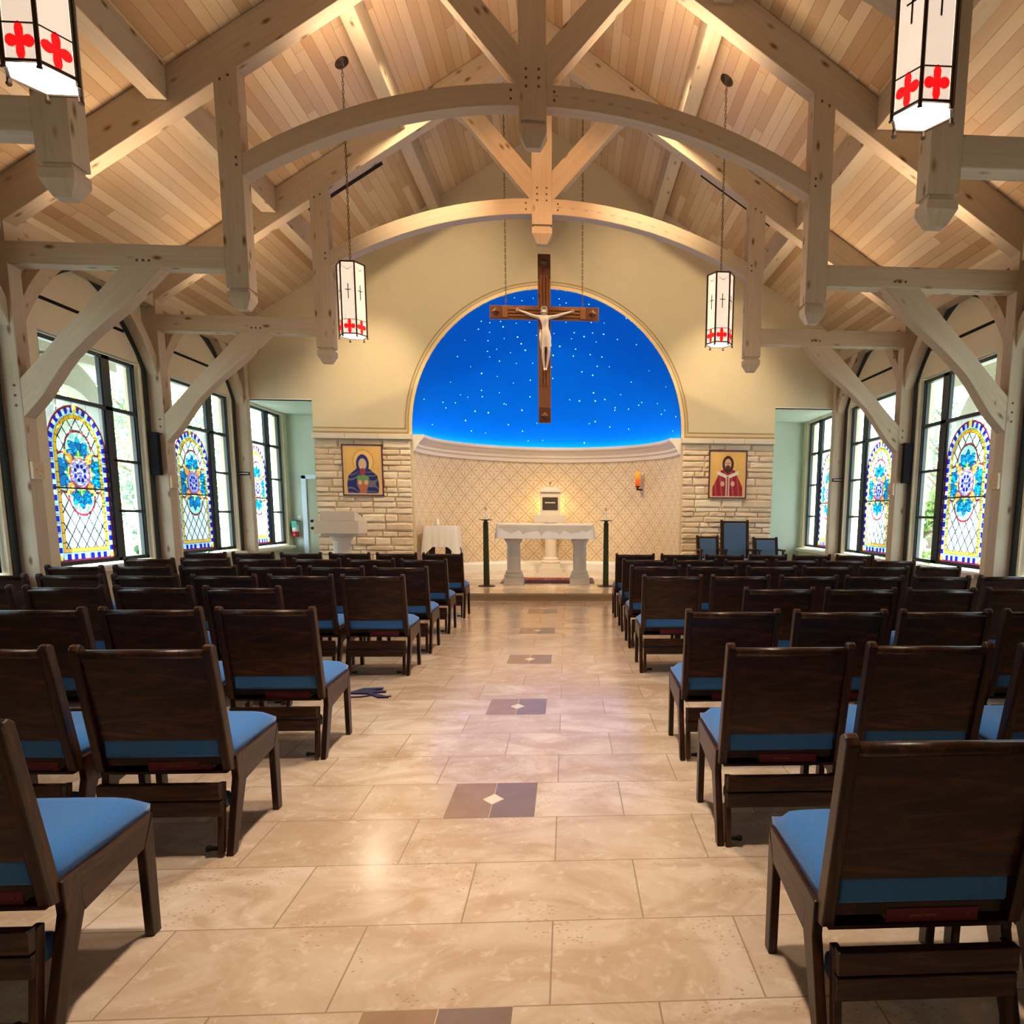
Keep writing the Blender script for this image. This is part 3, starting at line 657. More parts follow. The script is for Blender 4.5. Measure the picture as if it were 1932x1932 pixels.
def truss():
    t = thing('timber_truss', '', 'roof truss')
    b = MB(); pendant(b, 0, .28, 7.55, 5.33, 5.085); b.build('king_post', M['timber'], t, bevel=.003)
    b = MB(); 
    for x in (-.065, .065):
        for z in (5.62, 5.70, 5.78): b.lathe([(0, 0), (.013, .001), (.013, .01)], (0,0,0), 8)
    pg = MB()
    def peg(x, z, y=-.0): pg.add([(x+.013*math.cos(k*PI/4), y-.0035, z+.013*math.sin(k*PI/4)) for k in range(8)]+[(x+.013*math.cos(k*PI/4), y+.01, z+.013*math.sin(k*PI/4)) for k in range(8)], [tuple(range(8))]+[(k, k+8, (k+1) % 8+8, (k+1) % 8) for k in range(8)])
    for x in (-.065, .065):
        for z in (5.64, 5.72, 5.80): peg(x, z)
    for s in (-1, 1):
        # principal rafter
        b = MB(); lo = lambda x: 7.53-.63*x; hi = lambda x: 7.945-.63*x
        b.prism([(s*.12, lo(.12)), (s*5.46, lo(5.46)), (s*5.46, hi(5.46)), (s*.02, hi(.02)), (s*.02, lo(.02))], .001, TD-.001, 'y', 0, (.852, 0, -s*.524)); b.build('rafter', M['timber'], t, bevel=.007)
        # pendant hammer post
        b = MB(); pendant(b, s*3.026, .232, 5.75, 3.63, 3.43, -.002, TD+.002); b.build('hammer_post', M['timber'], t, bevel=.003)
        for dx, z in ((-.03, 5.62), (.05, 5.58), (-.06, 4.80), (-.06, 4.87)): peg(s*(3.026+dx), z, -.002)
        # tie beam
        b = MB(); b.box(s*3.14, s*5.28, .0, TD, 3.807, 4.024, 0, (1,0,0)); b.build('tie_beam', M['timber'], t, bevel=.007)
        for dx in (-.06, 0, .06): peg(s*(3.95+dx), 3.87)
        # outer post
        b = MB(); b.box(s*5.27, s*5.53, .0, TD, 0, 4.30, 0, (0,0,1)); b.build('post', M['timber'], t, bevel=.007)
        for dz in (-.1, 0, .1): peg(s*5.33, 2.52+dz)
        # knee brace
        up = [(5.275, 2.69), (5.10, 2.86), (4.85, 3.13), (4.6, 3.38), (4.35, 3.63), (4.147, 3.84)]
        dn = [(5.275, 2.30), (5.08, 2.50), (4.80, 2.89), (4.50, 3.17), (4.13, 3.46), (3.76, 3.83)]
        up2, dn2 = [], []
        def samp(P, n=14):
            out = []
            for i in range(n+1):
                u_ = i/n*(len(P)-1); k = min(int(u_), len(P)-2); f_ = u_-k; out.append((s*(P[k][0]*(1-f_)+P[k+1][0]*f_), P[k][1]*(1-f_)+P[k+1][1]*f_))
            return out
        b = MB(); b.band(samp(up), samp(dn), .006, TD-.006); b.build('knee_brace', M['timber'], t, bevel=.006)
        # strut from king post to rafter
        b = MB(); b.prism([(s*.10, 5.60), (s*.17, 5.66), (s*1.05, 6.62), (s*1.22, 6.74), (s*.92, 6.94), (s*.72, 6.64), (s*.125, 6.01), (s*.10, 6.0)], .004, TD-.004, 'y', 0, (.68, 0, s*.73)); b.build('strut', M['timber'], t, bevel=.006)
        # arched brace half
        pa, pb = [], []
        for i in range(15):
            x = .11+(2.915-.11)*i/14; pa.append((s*x, 5.463-(5.98-math.sqrt(5.98**2-x*x)))); pb.append((s*x, 5.668-(5.98-math.sqrt(5.98**2-x*x))))
        b = MB(); b.band(pa, pb, .004, TD-.004); b.build('arched_chord', M['timber'], t, bevel=.006)
        for x in (.22,): peg(s*x, 5.52, .004); peg(s*x, 5.60, .004)
    pg.build('oak_pegs', M['peg'], t)
    return t
T1 = truss()
LAB = {2: 'nearest timber roof truss, only its lower pendant posts and tie beams in view', 3: 'large brownish timber hammer-beam truss, second from the camera, framing the whole view', 4: 'golden-lit timber hammer-beam truss just in front of the crucifix and blue dome'}
for k in (2, 3, 4):
    o = T1 if k == 2 else dup(T1); o.location = (0, TY[k], 0); o['label'] = LAB[k]; o['group'] = 'roof trusses'
side = {-1: 'left', 1: 'right'}
for s in (-1, 1):
    b = MB(); b.box(s*5.27, s*5.465, 0, .15, 0, 4.25, 0, (0,0,1))
    tag(b.build('timber_post', M['timber'], bevel=.007, loc=(0, TY[5], 0)), 'pale timber post standing against the %s end of the sanctuary wall' % side[s], 'post', 'wall posts')
    # curved braces between posts and wall plate
    for k in (1, 2, 3, 4):
        for dr_ in (1, -1):
            y0 = TY[k]+TD if dr_ > 0 else TY[k+1]
            a = bez((y0, 3.21), (y0+dr_*.27, 3.72), (y0+dr_*.82, 4.13), 12); c = bez((y0, 3.47), (y0+dr_*.17, 3.78), (y0+dr_*.56, 4.13), 12)
            b = MB(); b.band(a, c, s*5.31, s*5.45, 'x')
            o = b.build('curved_brace', M['timber'], bevel=.005); wh = ('%s of the %s' % ('far side' if dr_ > 0 else 'camera side', {1: 'rearmost', 2: 'nearest', 3: 'second', 4: 'third'}[k if dr_ > 0 else k+1] if (k if dr_ > 0 else k+1) < 5 else 'sanctuary wall'))
            tag(o, 'curved %s wall brace on the %s post' % (side[s], wh), 'brace', 'curved eave braces')

# ---------------------------------------------------------------- lanterns
def chain(b, p0, p1, link=.045, r=.0045, wdt=.011):
    p0, p1 = Vector(p0), Vector(p1); L = (p1-p0).length; n = int(L/link); d = (p1-p0)/n
    for i in range(n):
        c = p0+d*(i+.5); h = d.length*.62; ax = Vector((1,0,0)) if i % 2 else Vector((0,1,0)); pts = []
        for k in range(8):
            a = 2*PI*k/8; pts.append(c+ax*(wdt*math.cos(a))+Vector((0,0,h*math.sin(a))))
        b.tube(pts, r, 4, 0, True)
def lantern():
    t = thing('hanging_lantern', '', 'lantern'); Rr, H0 = .165, .82; fr = MB()
    V = [(Rr*math.cos(k*PI/3), Rr*math.sin(k*PI/3)) for k in range(6)]
    for k in range(6):
        x, y = V[k]; fr.tube([(x, y, -.03), (x, y, H0)], .011, 6); fr.tube([(x*1.0, y*1.0, -.035), (x*1.03, y*1.03, -.025)], .014, 6)
        x2, y2 = V[(k+1) % 6]
        for z in (.0, H0): fr.tube([(x, y, z), (x2, y2, z)], .009, 6)
        fr.tube([(x*.99, y*.99, .165), (x2*.99, y2*.99, .165)], .004, 4)
        a = k*PI/3+PI/6; fr.tube([(0, 0, H0+.05), (x, y, H0)], .006, 5)
    fr.build('frame', M['bronze'], t)
    ap = Rr*math.cos(PI/6)-.004; hw = Rr/2-.012
    g = MB(); g.box(-hw, hw, ap-.003, ap, .008, H0-.008)
    g.box(-.0045, .0045, ap, ap+.004, .40, .57, 1); g.box(-.034, .034, ap, ap+.004, .498, .506, 1)
    # red quatrefoil
    pts = []
    for i in range(32):
        a = 2*PI*i/32; c4 = abs(math.cos(2*a)); vt = abs(math.sin(a)) > abs(math.cos(a)); rr = .024+(.05 if vt else .044)*c4**(1.7 if vt else .8); kx = 1.05 if abs(math.cos(a)) > abs(math.sin(a)) else 1.25
        pts.append((rr*math.cos(a)*1.0, .088+rr*math.sin(a)*1.15))
    g.prism(pts, ap, ap+.004, 'y', 2, (1,0,0))
    for i in range(9):
        a = PI*i/8; x = -.05+.1*i/8; z = H0-.055-.035*math.sin(a)
        if i: g.add([(px_, ap+.002, pz_), (px_, ap+.002, pz_+.006), (x, ap+.002, z+.006), (x, ap+.002, z)], [(0,1,2,3)], 1)
        px_, pz_ = x, z
    g0 = g.build('glass_panel', [M['lglass'], M['bronze'], M['redglass']], t); g0.rotation_euler = (0, 0, PI/6-PI/2)
    for k in range(1, 6):
        c = g0.copy(); COL.objects.link(c); c.parent = t; c.rotation_euler = (0, 0, PI/6-PI/2+k*PI/3)
    bt = MB(); bt.add([(x*.95, y*.95, .0) for x, y in V]+[(x*.95, y*.95, .004) for x, y in V], [(5,4,3,2,1,0), (6,7,8,9,10,11)]); bt.build('bottom_panel', M['lbottom'], t)
    zt = zc(2.26)-3.485; c = MB(); chain(c, (0, 0, H0+.04), (0, 0, zt-.02)); c.build('chain', M['chain'], t)
    cp = MB(); cp.lathe([(.0, -.045), (.014, -.042), (.016, -.02), (.045, -.016), (.05, -.006), (.085, -.002), (.09, .012)], n=20); o = cp.build('canopy', M['bronze'], t, smooth=True, loc=(0, 0, zt-.01))
    return t
L0 = lantern(); first = True
for s in (-1, 1):
    for y in (9.07, 3.98):
        o = L0 if first else dup(L0); first = False; o.location = (s*2.26, y, 3.485)
        o['label'] = 'hexagonal glass lantern, %s, hanging %s' % ({9.07: 'smaller and wholly visible', 3.98: 'large and cut by the top edge'}[y], {-1: 'left of the aisle', 1: 'right of the aisle'}[s]); o['group'] = 'hanging lanterns'
        for ch in o.children:
            if ch.name.startswith('canopy'): ch.rotation_euler = (0, -s*math.atan(-.63), 0)
        lamp('lantern_glow', 'POINT', (s*2.26, y, 3.38), energy=14 if y > 5 else 7, color=(1, .8, .58), shadow_soft_size=.14)

# ---------------------------------------------------------------- crucifix
CY = 11.15
t = thing('crucifix', 'large wooden crucifix with white figure hanging in front of the blue dome', 'crucifix', (0, CY, 2.755))
b = MB(); b.box(-.096, .096, 0, .06, 0, 2.465, 0, (0,0,1)); b.build('upright', M['crosswood'], t, bevel=.006)
b = MB(); b.box(-.825, .83, .004, .056, 1.525, 1.72, 0, (1,0,0)); b.build('crossbar', M['crosswood'], t, bevel=.006)
b = MB(); b.box(-.095, .095, -.012, .0, 2.12, 2.463, 0, (0,0,1)); b.box(-.095, .095, -.012, .0, .0, .235, 0, (0,0,1))
for s in (-1, 1): b.box(s*.64, s*.822, -.01, .004, 1.53, 1.715, 0, (1,0,0))
b.build('end_panel', M['crosswood2'], t, bevel=.004)
b = MB()
for x in (-.045, 0, .045): b.box(x-.016, x+.016, -.022, 0, .55, 2.16, 0, (0,0,1))
for z in (1.575, 1.622, 1.67): b.box(-.54, .54, -.016, .004, z-.014, z+.014, 0, (1,0,0))
for s in (-1, 1): b.box(s*.545, s*.63, -.016, .004, 1.54, 1.71, 0, (0,0,1))
b.build('raised_moulding', M['crosswood'], t, bevel=.004)
for x, z in ((0, 2.34), (0, .10), (-.73, 1.622), (.73, 1.622)):
    b = MB(); r = .065; b.add([(x-r, -.012, z), (x, -.012, z-r), (x+r, -.012, z), (x, -.012, z+r), (x, -.075, z)], [(0,1,4), (1,2,4), (2,3,4), (3,0,4), (3,2,1,0)]); b.build('pyramid_stud', M['crosswood2'], t)
for x in (-.58, .58):
    c = MB(); chain(c, (x, .03, 1.72), (x, .03, zc(.58)-2.755)); c.build('chain', M['chain'], t)
def skin(name, joints, edges, mat, parent, sub=2, root=0, loc=(0,0,0)):
    me = bpy.data.meshes.new(name); me.from_pydata([j[:3] for j in joints], edges, []); me.materials.append(mat)
    o = bpy.data.objects.new(name, me); COL.objects.link(o); o.parent = parent; o.location = loc
    m_ = o.modifiers.new('skin', 'SKIN'); m_.use_smooth_shade = True
    sv = me.skin_vertices[0].data if me.skin_vertices else None
    if sv is None:
        bpy.context.view_layer.objects.active = o; sv = me.skin_vertices[0].data
    for i, j in enumerate(joints): sv[i].radius = (j[3]*1.12, (j[4] if len(j) > 4 else j[3])*1.12)
    sv[root].use_root = True
    sb = o.modifiers.new('sub', 'SUBSURF'); sb.levels = sb.render_levels = sub
    return o
J = [(.028, -.065, 1.31, .052, .045),   # 0 pelvis
     (.022, -.062, 1.39, .047, .040),   # 1 waist
     (.010, -.072, 1.46, .060, .045),   # 2 ribs
     (.002, -.068, 1.525, .058, .04),   # 3 chest
     (.000, -.070, 1.565, .026, .026),  # 4 neck
     (.003, -.088, 1.605, .033, .038),  # 5 head low
     (.000, -.080, 1.655, .036, .040),  # 6 head top
     (-.082, -.055, 1.548, .027), (-.17, -.05, 1.565, .021), (-.24, -.045, 1.592, .0185), (-.31, -.04, 1.618, .015), (-.365, -.035, 1.638, .0115), (-.392, -.036, 1.648, .013),
     (.088, -.055, 1.548, .027), (.175, -.05, 1.565, .021), (.25, -.045, 1.590, .0185), (.325, -.04, 1.614, .015), (.392, -.035, 1.634, .0115), (.42, -.036, 1.644, .013),
     (-.010, -.085, 1.24, .036), (-.014, -.10, 1.14, .028), (-.018, -.118, 1.045, .021), (-.017, -.10, .96, .020), (-.008, -.075, .86, .0135), (.000, -.07, .80, .012), (.000, -.105, .76, .012),
     (.060, -.085, 1.24, .036), (.066, -.10, 1.14, .028), (.070, -.115, 1.045, .021), (.062, -.098, .96, .020), (.044, -.068, .86, .0135), (.026, -.060, .80, .012), (.027, -.10, .765, .012)]
E_ = [(0,1),(1,2),(2,3),(3,4),(4,5),(5,6),(3,7),(7,8),(8,9),(9,10),(10,11),(11,12),(3,13),(13,14),(14,15),(15,16),(16,17),(17,18),(0,19),(19,20),(20,21),(21,22),(22,23),(23,24),(24,25),(0,26),(26,27),(27,28),(28,29),(29,30),(30,31),(31,32)]
body = skin('figure', J, E_, M['marble'], t)
fg = MB()
for s, hx, hz in ((-1, -.395, 1.648), (1, .424, 1.645)):
    for q in range(4):
        dz = (q-1.5)*.0075; L = (.026, .031, .029, .022)[q]; fg.tube([(hx-s*.006, -.036, hz+dz), (hx+s*L*.6, -.044, hz+dz*1.3), (hx+s*L, -.054, hz+dz*1.3-.004)], [.0046, .0042, .003], 6)
    fg.tube([(hx-s*.012, -.042, hz+.008), (hx+s*.006, -.056, hz+.02), (hx+s*.016, -.062, hz+.022)], [.0055, .0048, .0035], 6)
fg.tube([(.003, -.122, 1.628), (.003, -.131, 1.612), (.003, -.124, 1.604)], [.004, .007, .004], 6)
fg.build('fingers', M['marble'], t, smooth=True)
hb = MB(); rnd = random.Random(4)
for i in range(34):
    a = PI*(-.12)+PI*1.24*i/33; x0, y0 = .037*math.cos(a), .034*math.sin(a); ln = rnd.uniform(.075, .12)
    hb.tube([(x0*.5, -.08+y0*.5, 1.697), (x0*1.05, -.082+y0*1.1, 1.665), (x0*1.12, -.088+y0, 1.625), (x0*1.0+rnd.uniform(-.006, .006), -.09+y0*.9, 1.665-ln)], [.008, .0095, .009, .003], 5)
for i in range(7):
    x0 = (i-3)*.006; hb.tube([(x0, -.119, 1.592), (x0*.8, -.122, 1.572), (x0*.3, -.116, 1.558)], [.005, .006, .002], 5)
for i in range(14):
    a = 2*PI*i/14; a2 = 2*PI*(i+1.4)/14; hb.tube([(.041*math.cos(a), -.082+.043*math.sin(a), 1.672), (.043*math.cos(a2), -.082+.045*math.sin(a2), 1.676)], .004, 4)
hb.build('hair', M['hair'], t, smooth=True)
lc = MB(); n = 36; rings = []
for j, (z, rx, ry, cx_) in enumerate(((1.345, .056, .052, .026), (1.31, .066, .06, .027), (1.27, .076, .064, .026), (1.22, .080, .064, .024), (1.16, .080, .06, .024), (1.115, .078, .058, .026))):
    for i in range(n):
        a = 2*PI*i/n; w_ = 1+.11*math.sin(8*a+z*60)*(j/5+.35); lc.v.append((cx_+rx*w_*math.cos(a), -.078+ry*w_*math.sin(a), z+.03*math.cos(a-.6)*(j == 5)-.02*(j > 0)*math.cos(a)))
fs = [(j*n+i, j*n+(i+1) % n, (j+1)*n+(i+1) % n, (j+1)*n+i) for j in range(5) for i in range(n)]
for f_ in fs: lc.f.append(f_); lc.m.append(0); lc.d.append(((0,0,1), 0)); lc.t.append(.5)
lc.tube([(-.045, -.10, 1.315), (-.062, -.115, 1.34), (-.066, -.105, 1.32)], [.014, .018, .010], 8)
for dx in (0, .014, .026): lc.tube([(-.052-dx*.3, -.11, 1.31), (-.066-dx*.2+.012, -.112, 1.22), (-.058+dx*.4, -.106, 1.10-dx)], [.012, .014, .008], 7)
lc.build('loincloth', M['marble'], t, smooth=True)

# ---------------------------------------------------------------- sanctuary furniture
PZ = .117
alt = thing('altar', 'stone altar on two moulded pillars in the middle of the platform', 'altar', (-.02, 12.34, PZ))
for x in (-.575, .585):
    b = MB(); b.box(x-.175, x+.175, -.165, .165, 0, .125); b.build('plinth', M['altarstone'], alt, bevel=.008)
    b = MB(); b.lathe([(.165, .125), (.17, .15), (.165, .18), (.14, .195), (.15, .215), (.14, .235), (.118, .26), (.118, .50), (.124, .52), (.118, .545), (.115, .70), (.122, .72), (.14, .745), (.155, .775), (.155, .81)], (x, 0, 0), 32); b.build('pillar', M['altarstone'], alt, smooth=False)
b = MB(); b.box(-.80, .79, -.30, .30, .81, 1.05); b.build('table_slab', M['altarstone'], alt, bevel=.006)
def drape(x0, x1, y0, y1, z, drop, name, mat, flare=.05, seed=1, corner=0, n=26, m_=6):
    """cloth: flat top plus a hanging, gently pleated skirt"""
    rnd = random.Random(seed); b = MB(); per = []
    def seg(a, c, k): return [(a[0]+(c[0]-a[0])*i/k, a[1]+(c[1]-a[1])*i/k) for i in range(k)]
    k1 = n; k2 = max(6, int(n*(y1-y0)/(x1-x0))); per = seg((x0, y0), (x1, y0), k1)+seg((x1, y0), (x1, y1), k2)+seg((x1, y1), (x0, y1), k1)+seg((x0, y1), (x0, y0), k2)
    N_ = len(per); cx, cy = (x0+x1)/2, (y0+y1)/2; ph = [rnd.uniform(0, 6) for _ in range(3)]; rows = []
    for j in range(m_+1):
        f_ = j/m_; row = []
        for i, (x, y) in enumerate(per):
            a = i/N_*2*PI; wv = (.010*math.sin(a*17+ph[0])+.008*math.sin(a*29+ph[1]))*(.35 if drop < .3 else 1); cd = min(math.hypot(x-X_, y-Y_) for X_ in (x0, x1) for Y_ in (y0, y1)); cn = max(0, 1-cd/.16)
            nx = -1 if abs(x-x0) < 1e-6 else (1 if abs(x-x1) < 1e-6 else 0); ny = -1 if abs(y-y0) < 1e-6 else (1 if abs(y-y1) < 1e-6 else 0)
            off = (flare*f_+wv*f_+flare*.9*cn*f_); dr = drop*(1+corner*cn)
            row.append((x+nx*off, y+ny*off, z-dr*f_-.002*math.sin(a*23+ph[2])*f_))
        rows.append(row)
    b.v = [v for r_ in rows for v in r_]; o = len(b.v); fs = [(j*N_+i, (j+1)*N_+i, (j+1)*N_+(i+1) % N_, j*N_+(i+1) % N_) for j in range(m_) for i in range(N_)]+[tuple(range(N_))]
    for f_ in fs: b.f.append(f_); b.m.append(0); b.d.append(((1,0,0), 0)); b.t.append(.5)
    o = b.build(name, mat, smooth=True)
    for e in o.data.edges:
        if max(e.vertices) < N_: e.use_edge_sharp = True
    return o
o = drape(-.86, .80, 12.05, 12.72, 1.182, .25, 'altar_cloth', M['cloth'], .018, 2); tag(o, 'grey-white damask cloth draped over the stone altar', 'altar cloth')
r = MB(); r.box(-.86, .84, 12.508, 13.6, PZ, PZ+.006, 1); r.box(-.80, .78, 12.57, 13.54, PZ+.006, PZ+.009, 0); tag(r.build('rug', [M['rug'], M['rugdark']]), 'dark red patterned rug lying behind the altar pillars', 'rug')
tb = thing('tabernacle', 'limestone tabernacle with bronze door on a round pedestal in the apse', 'tabernacle', (-.015, 15.05, PZ))
b = MB(); b.box(-.25, .25, -.25, .25, 0, .10); b.box(-.20, .20, -.20, .20, .10, .19); b.lathe([(.20, .19), (.21, .215), (.2, .24), (.17, .26), (.175, .28), (.15, .30), (.128, .33), (.118, 1.02), (.15, 1.055)], n=28); b.build('pedestal', M['limestone'], tb)
b = MB(); b.box(-.345, .345, -.26, .26, 1.055, 1.222); b.build('shelf_slab', M['limestone'], tb, bevel=.006)
b = MB(); b.box(-.205, .205, -.2, .2, 1.222, 1.69); b.build('cabinet', M['limestone'], tb, bevel=.006)
b = MB(); b.box(-.235, .235, -.23, .23, 1.69, 1.725, 0); b.add([(-.22, -.21, 1.725), (.22, -.21, 1.725), (.22, .21, 1.725), (-.22, .21, 1.725), (-.1, -.09, 1.80), (.1, -.09, 1.80), (.1, .09, 1.80), (-.1, .09, 1.80)], [(0,1,5,4), (1,2,6,5), (2,3,7,6), (3,0,4,7), (4,5,6,7)]); b.build('roof', M['limestone'], tb)
b = MB(); b.box(-.006, .006, -.006, .006, 1.80, 1.94); b.box(-.04, .04, -.006, .006, 1.885, 1.897); b.build('cross', M['brass'], tb)
b = MB(); b.box(-.16, .16, -.212, -.2, 1.325, 1.585); b.box(-.15, .15, -.218, -.212, 1.335, 1.575); b.build('door', plain('etched_bronze_door', (.10, .08, .055), .4, .5, 40, .3, metal=.6), tb)
b = MB(); b.box(-.105, .105, -.232, -.218, 1.462, 1.482); b.build('handle', plain('polished_bar', (.8, .75, .62), .25), tb)
for x, wh in ((-1.035, 'left'), (1.01, 'right')):
    c = thing('candle_stand', 'tall dark green metal candle stand standing to the %s of the altar' % wh, 'candle stand', (x, 12.0, PZ), 0, 'altar candle stands')
    b = MB(); b.lathe([(.0, 0), (.145, .0), (.145, .012), (.10, .022), (.06, .03)], n=28); b.build('base', M['bronze'], c, smooth=False)
    b = MB(); b.add([(sx*h, sy*h, z) for z, h in ((.022, .048), (1.08, .040), (1.10, .034)) for sx, sy in ((-1,-1), (1,-1), (1,1), (-1,1))], [(0,1,5,4), (1,2,6,5), (2,3,7,6), (3,0,4,7), (4,5,9,8), (5,6,10,9), (6,7,11,10), (7,4,8,11), (8,9,10,11)]); b.build('column', M['greenbronze'], c, bevel=.003)
    b = MB(); b.lathe([(.02, 1.10), (.03, 1.115), (.12, 1.132), (.125, 1.138), (.02, 1.13)], n=24); b.build('drip_pan', M['greenbronze'], c, smooth=False)
    b = MB(); b.lathe([(.014, 1.13), (.014, 1.30)], n=12); b.build('candle', M['cream_cloth'], c)
    b = MB(); b.lathe([(.018, 1.29), (.02, 1.34), (.012, 1.35)], n=12); b.build('brass_follower', M['brass'], c)
# sanctuary lamp on the apse wall
dv = Vector((.78, .625, 0)).normalized(); wp = Vector((0, YE, 0))+dv*R
c = thing('sanctuary_lamp', 'amber and red glass candle lamp on a bracket on the apse wall', 'wall lamp', (wp.x, wp.y, 1.88), math.atan2(dv.y, dv.x))
b = MB(); b.box(-.02, .0, -.035, .035, -.06, .32); b.build('back_plate', M['white'], c, bevel=.003)
b = MB(); b.box(-.16, -.0, -.014, .014, -.03, .005); b.lathe([(.0, -.03), (.03, -.02), (.02, .03), (.06, .045), (.062, .055)], (-.15, 0, 0), 18); b.build('bracket', M['bronze'], c)
b = MB(); b.lathe([(.0, .055), (.05, .06), (.05, .19)], (-.15, 0, 0), 18); b.build('red_candle_glass', M['redlow'], c, smooth=True)
b = MB(); b.lathe([(.05, .19), (.05, .36)], (-.15, 0, 0), 18); b.build('amber_glass', M['amber'], c, smooth=True)
# credence table
c = thing('credence_table', 'small dark wooden side table under a cream cloth by the apse opening', 'table', (-2.0, 13.34, PZ))
b = MB(); b.box(-.30, .28, -.19, .19, .965, .99); b.build('tabletop', M['oak'], c)
for x in (-.27, .25):
    for y in (-.16, .16): b = MB(); b.box(x-.022, x+.022, y-.022, y+.022, 0, .965); b.build('leg', M['oak'], c)
for x in (-.17, .13): b = MB(); b.box(x-.055, x+.055, -.17, -.15, .30, .68); b.build('lower_panel', M['oak'], c)
o = drape(-2.31, -1.71, 13.14, 13.54, PZ+1.0, .385, 'table_cloth', M['cream_cloth'], .03, 5, .42, 20); tag(o, 'cream tablecloth with drooping corners on the small side table', 'tablecloth')
b = MB(); b.lathe([(0, 0), (.032, .003), (.036, .05), (.03, .10), (.014, .125), (.012, .15), (.02, .155), (.012, .165)], n=16); tag(b.build('cruet', M['marble'], smooth=True, loc=(-2.08, 13.3, PZ+1.0)), 'small white bottle standing on the cream-covered side table', 'bottle')
b = MB(); b.lathe([(0, 0), (.014, .002), (.004, .01), (.004, .11), (.008, .115)], n=10); tag(b.build('bell_handle', M['brass'], smooth=True, loc=(-2.20, 13.28, PZ+1.0)), 'thin brass rod standing left of the white bottle on the side table', 'altar bell')
# ambo
c = thing('ambo', 'cream stone pulpit with sloped book rest standing before the left stone wall', 'pulpit', (-3.55, 12.52, PZ))
b = MB(); b.box(-.42, .33, -.30, .22, .875, 1.095); b.build('desk', M['limestone'], c, bevel=.005)
b = MB(); b.prism([(-.30, 1.095), (.20, 1.095), (.20, 1.15), (-.26, 1.26), (-.30, 1.26)], -.30, .27, 'x', 0, (1,0,0)); b.build('book_rest', M['limestone'], c, bevel=.004)
b = MB(); b.box(-.32, .30, -.24, .16, .835, .875)
b.lathe([(.21, .0), (.21, .08), (.18, .11), (.155, .15), (.145, .50), (.15, .74), (.2, .80), (.2, .84)], (-.05, 0, 0), 28); b.build('pedestal', M['altarstone'], c)
# presider chairs
def armchair(x, w_, h, lab, y=12.62):
    c = thing('sanctuary_armchair', lab, 'armchair', (x, y, PZ), 0, 'celebrant chairs on the platform'); hw = w_/2
    for s in (-1, 1):
        b = MB(); b.prism([(-.20, 0), (-.155, 0), (-.15, .40), (-.20, .40)], s*(hw-.04), s*hw, 'x', 0, (0,0,1)); b.build('leg', M['oak'], c)
        b = MB(); b.prism([(.24, 0), (.28, 0), (.20, .42), (.30, h), (.25, h), (.14, .42)], s*(hw-.04), s*hw, 'x', 0, (0,0,1)); b.build('leg', M['oak'], c, bevel=.003)
        b = MB(); b.prism([(-.24, .60), (.2, .60), (.2, .63), (-.24, .63)], s*(hw-.045), s*(hw+.01), 'x', 0, (0,1,0)); b.prism([(-.20, .38), (-.16, .38), (-.15, .60), (-.19, .60)], s*(hw-.035), s*hw, 'x', 0, (0,0,1)); b.build('armrest', M['oak'], c, bevel=.004)
    b = MB(); b.box(-hw+.03, hw-.03, -.21, .18, .33, .38); b.build('seat_frame', M['oak'], c)
    b = MB(); b.box(-hw+.05, hw-.05, -.22, .17, .38, .45); b.build('seat_cushion', M['slate'], c, bevel=.02)
    b = MB(); b.prism([(.17, .45), (.22, .45), (.285, h-.02), (.245, h-.02)], -hw+.035, hw-.035, 'x', 0, (1,0,0)); b.build('backrest_frame', M['oak'], c)
    b = MB(); b.prism([(.125, .47), (.17, .47), (.245, h-.06), (.215, h-.06)], -hw+.06, hw-.06, 'x', 0, (1,0,0)); b.build('back_cushion', M['slate'], c, bevel=.015)
armchair(3.45, .53, 1.155, 'tall-backed slate blue armchair between two lower ones before the right stone wall')
armchair(2.935, .42, .87, 'low blue-grey armchair left of the tall armchair on the platform', 12.56)
armchair(4.02, .47, .845, 'low slate blue armchair right of the tall armchair, beside the alcove', 12.56)

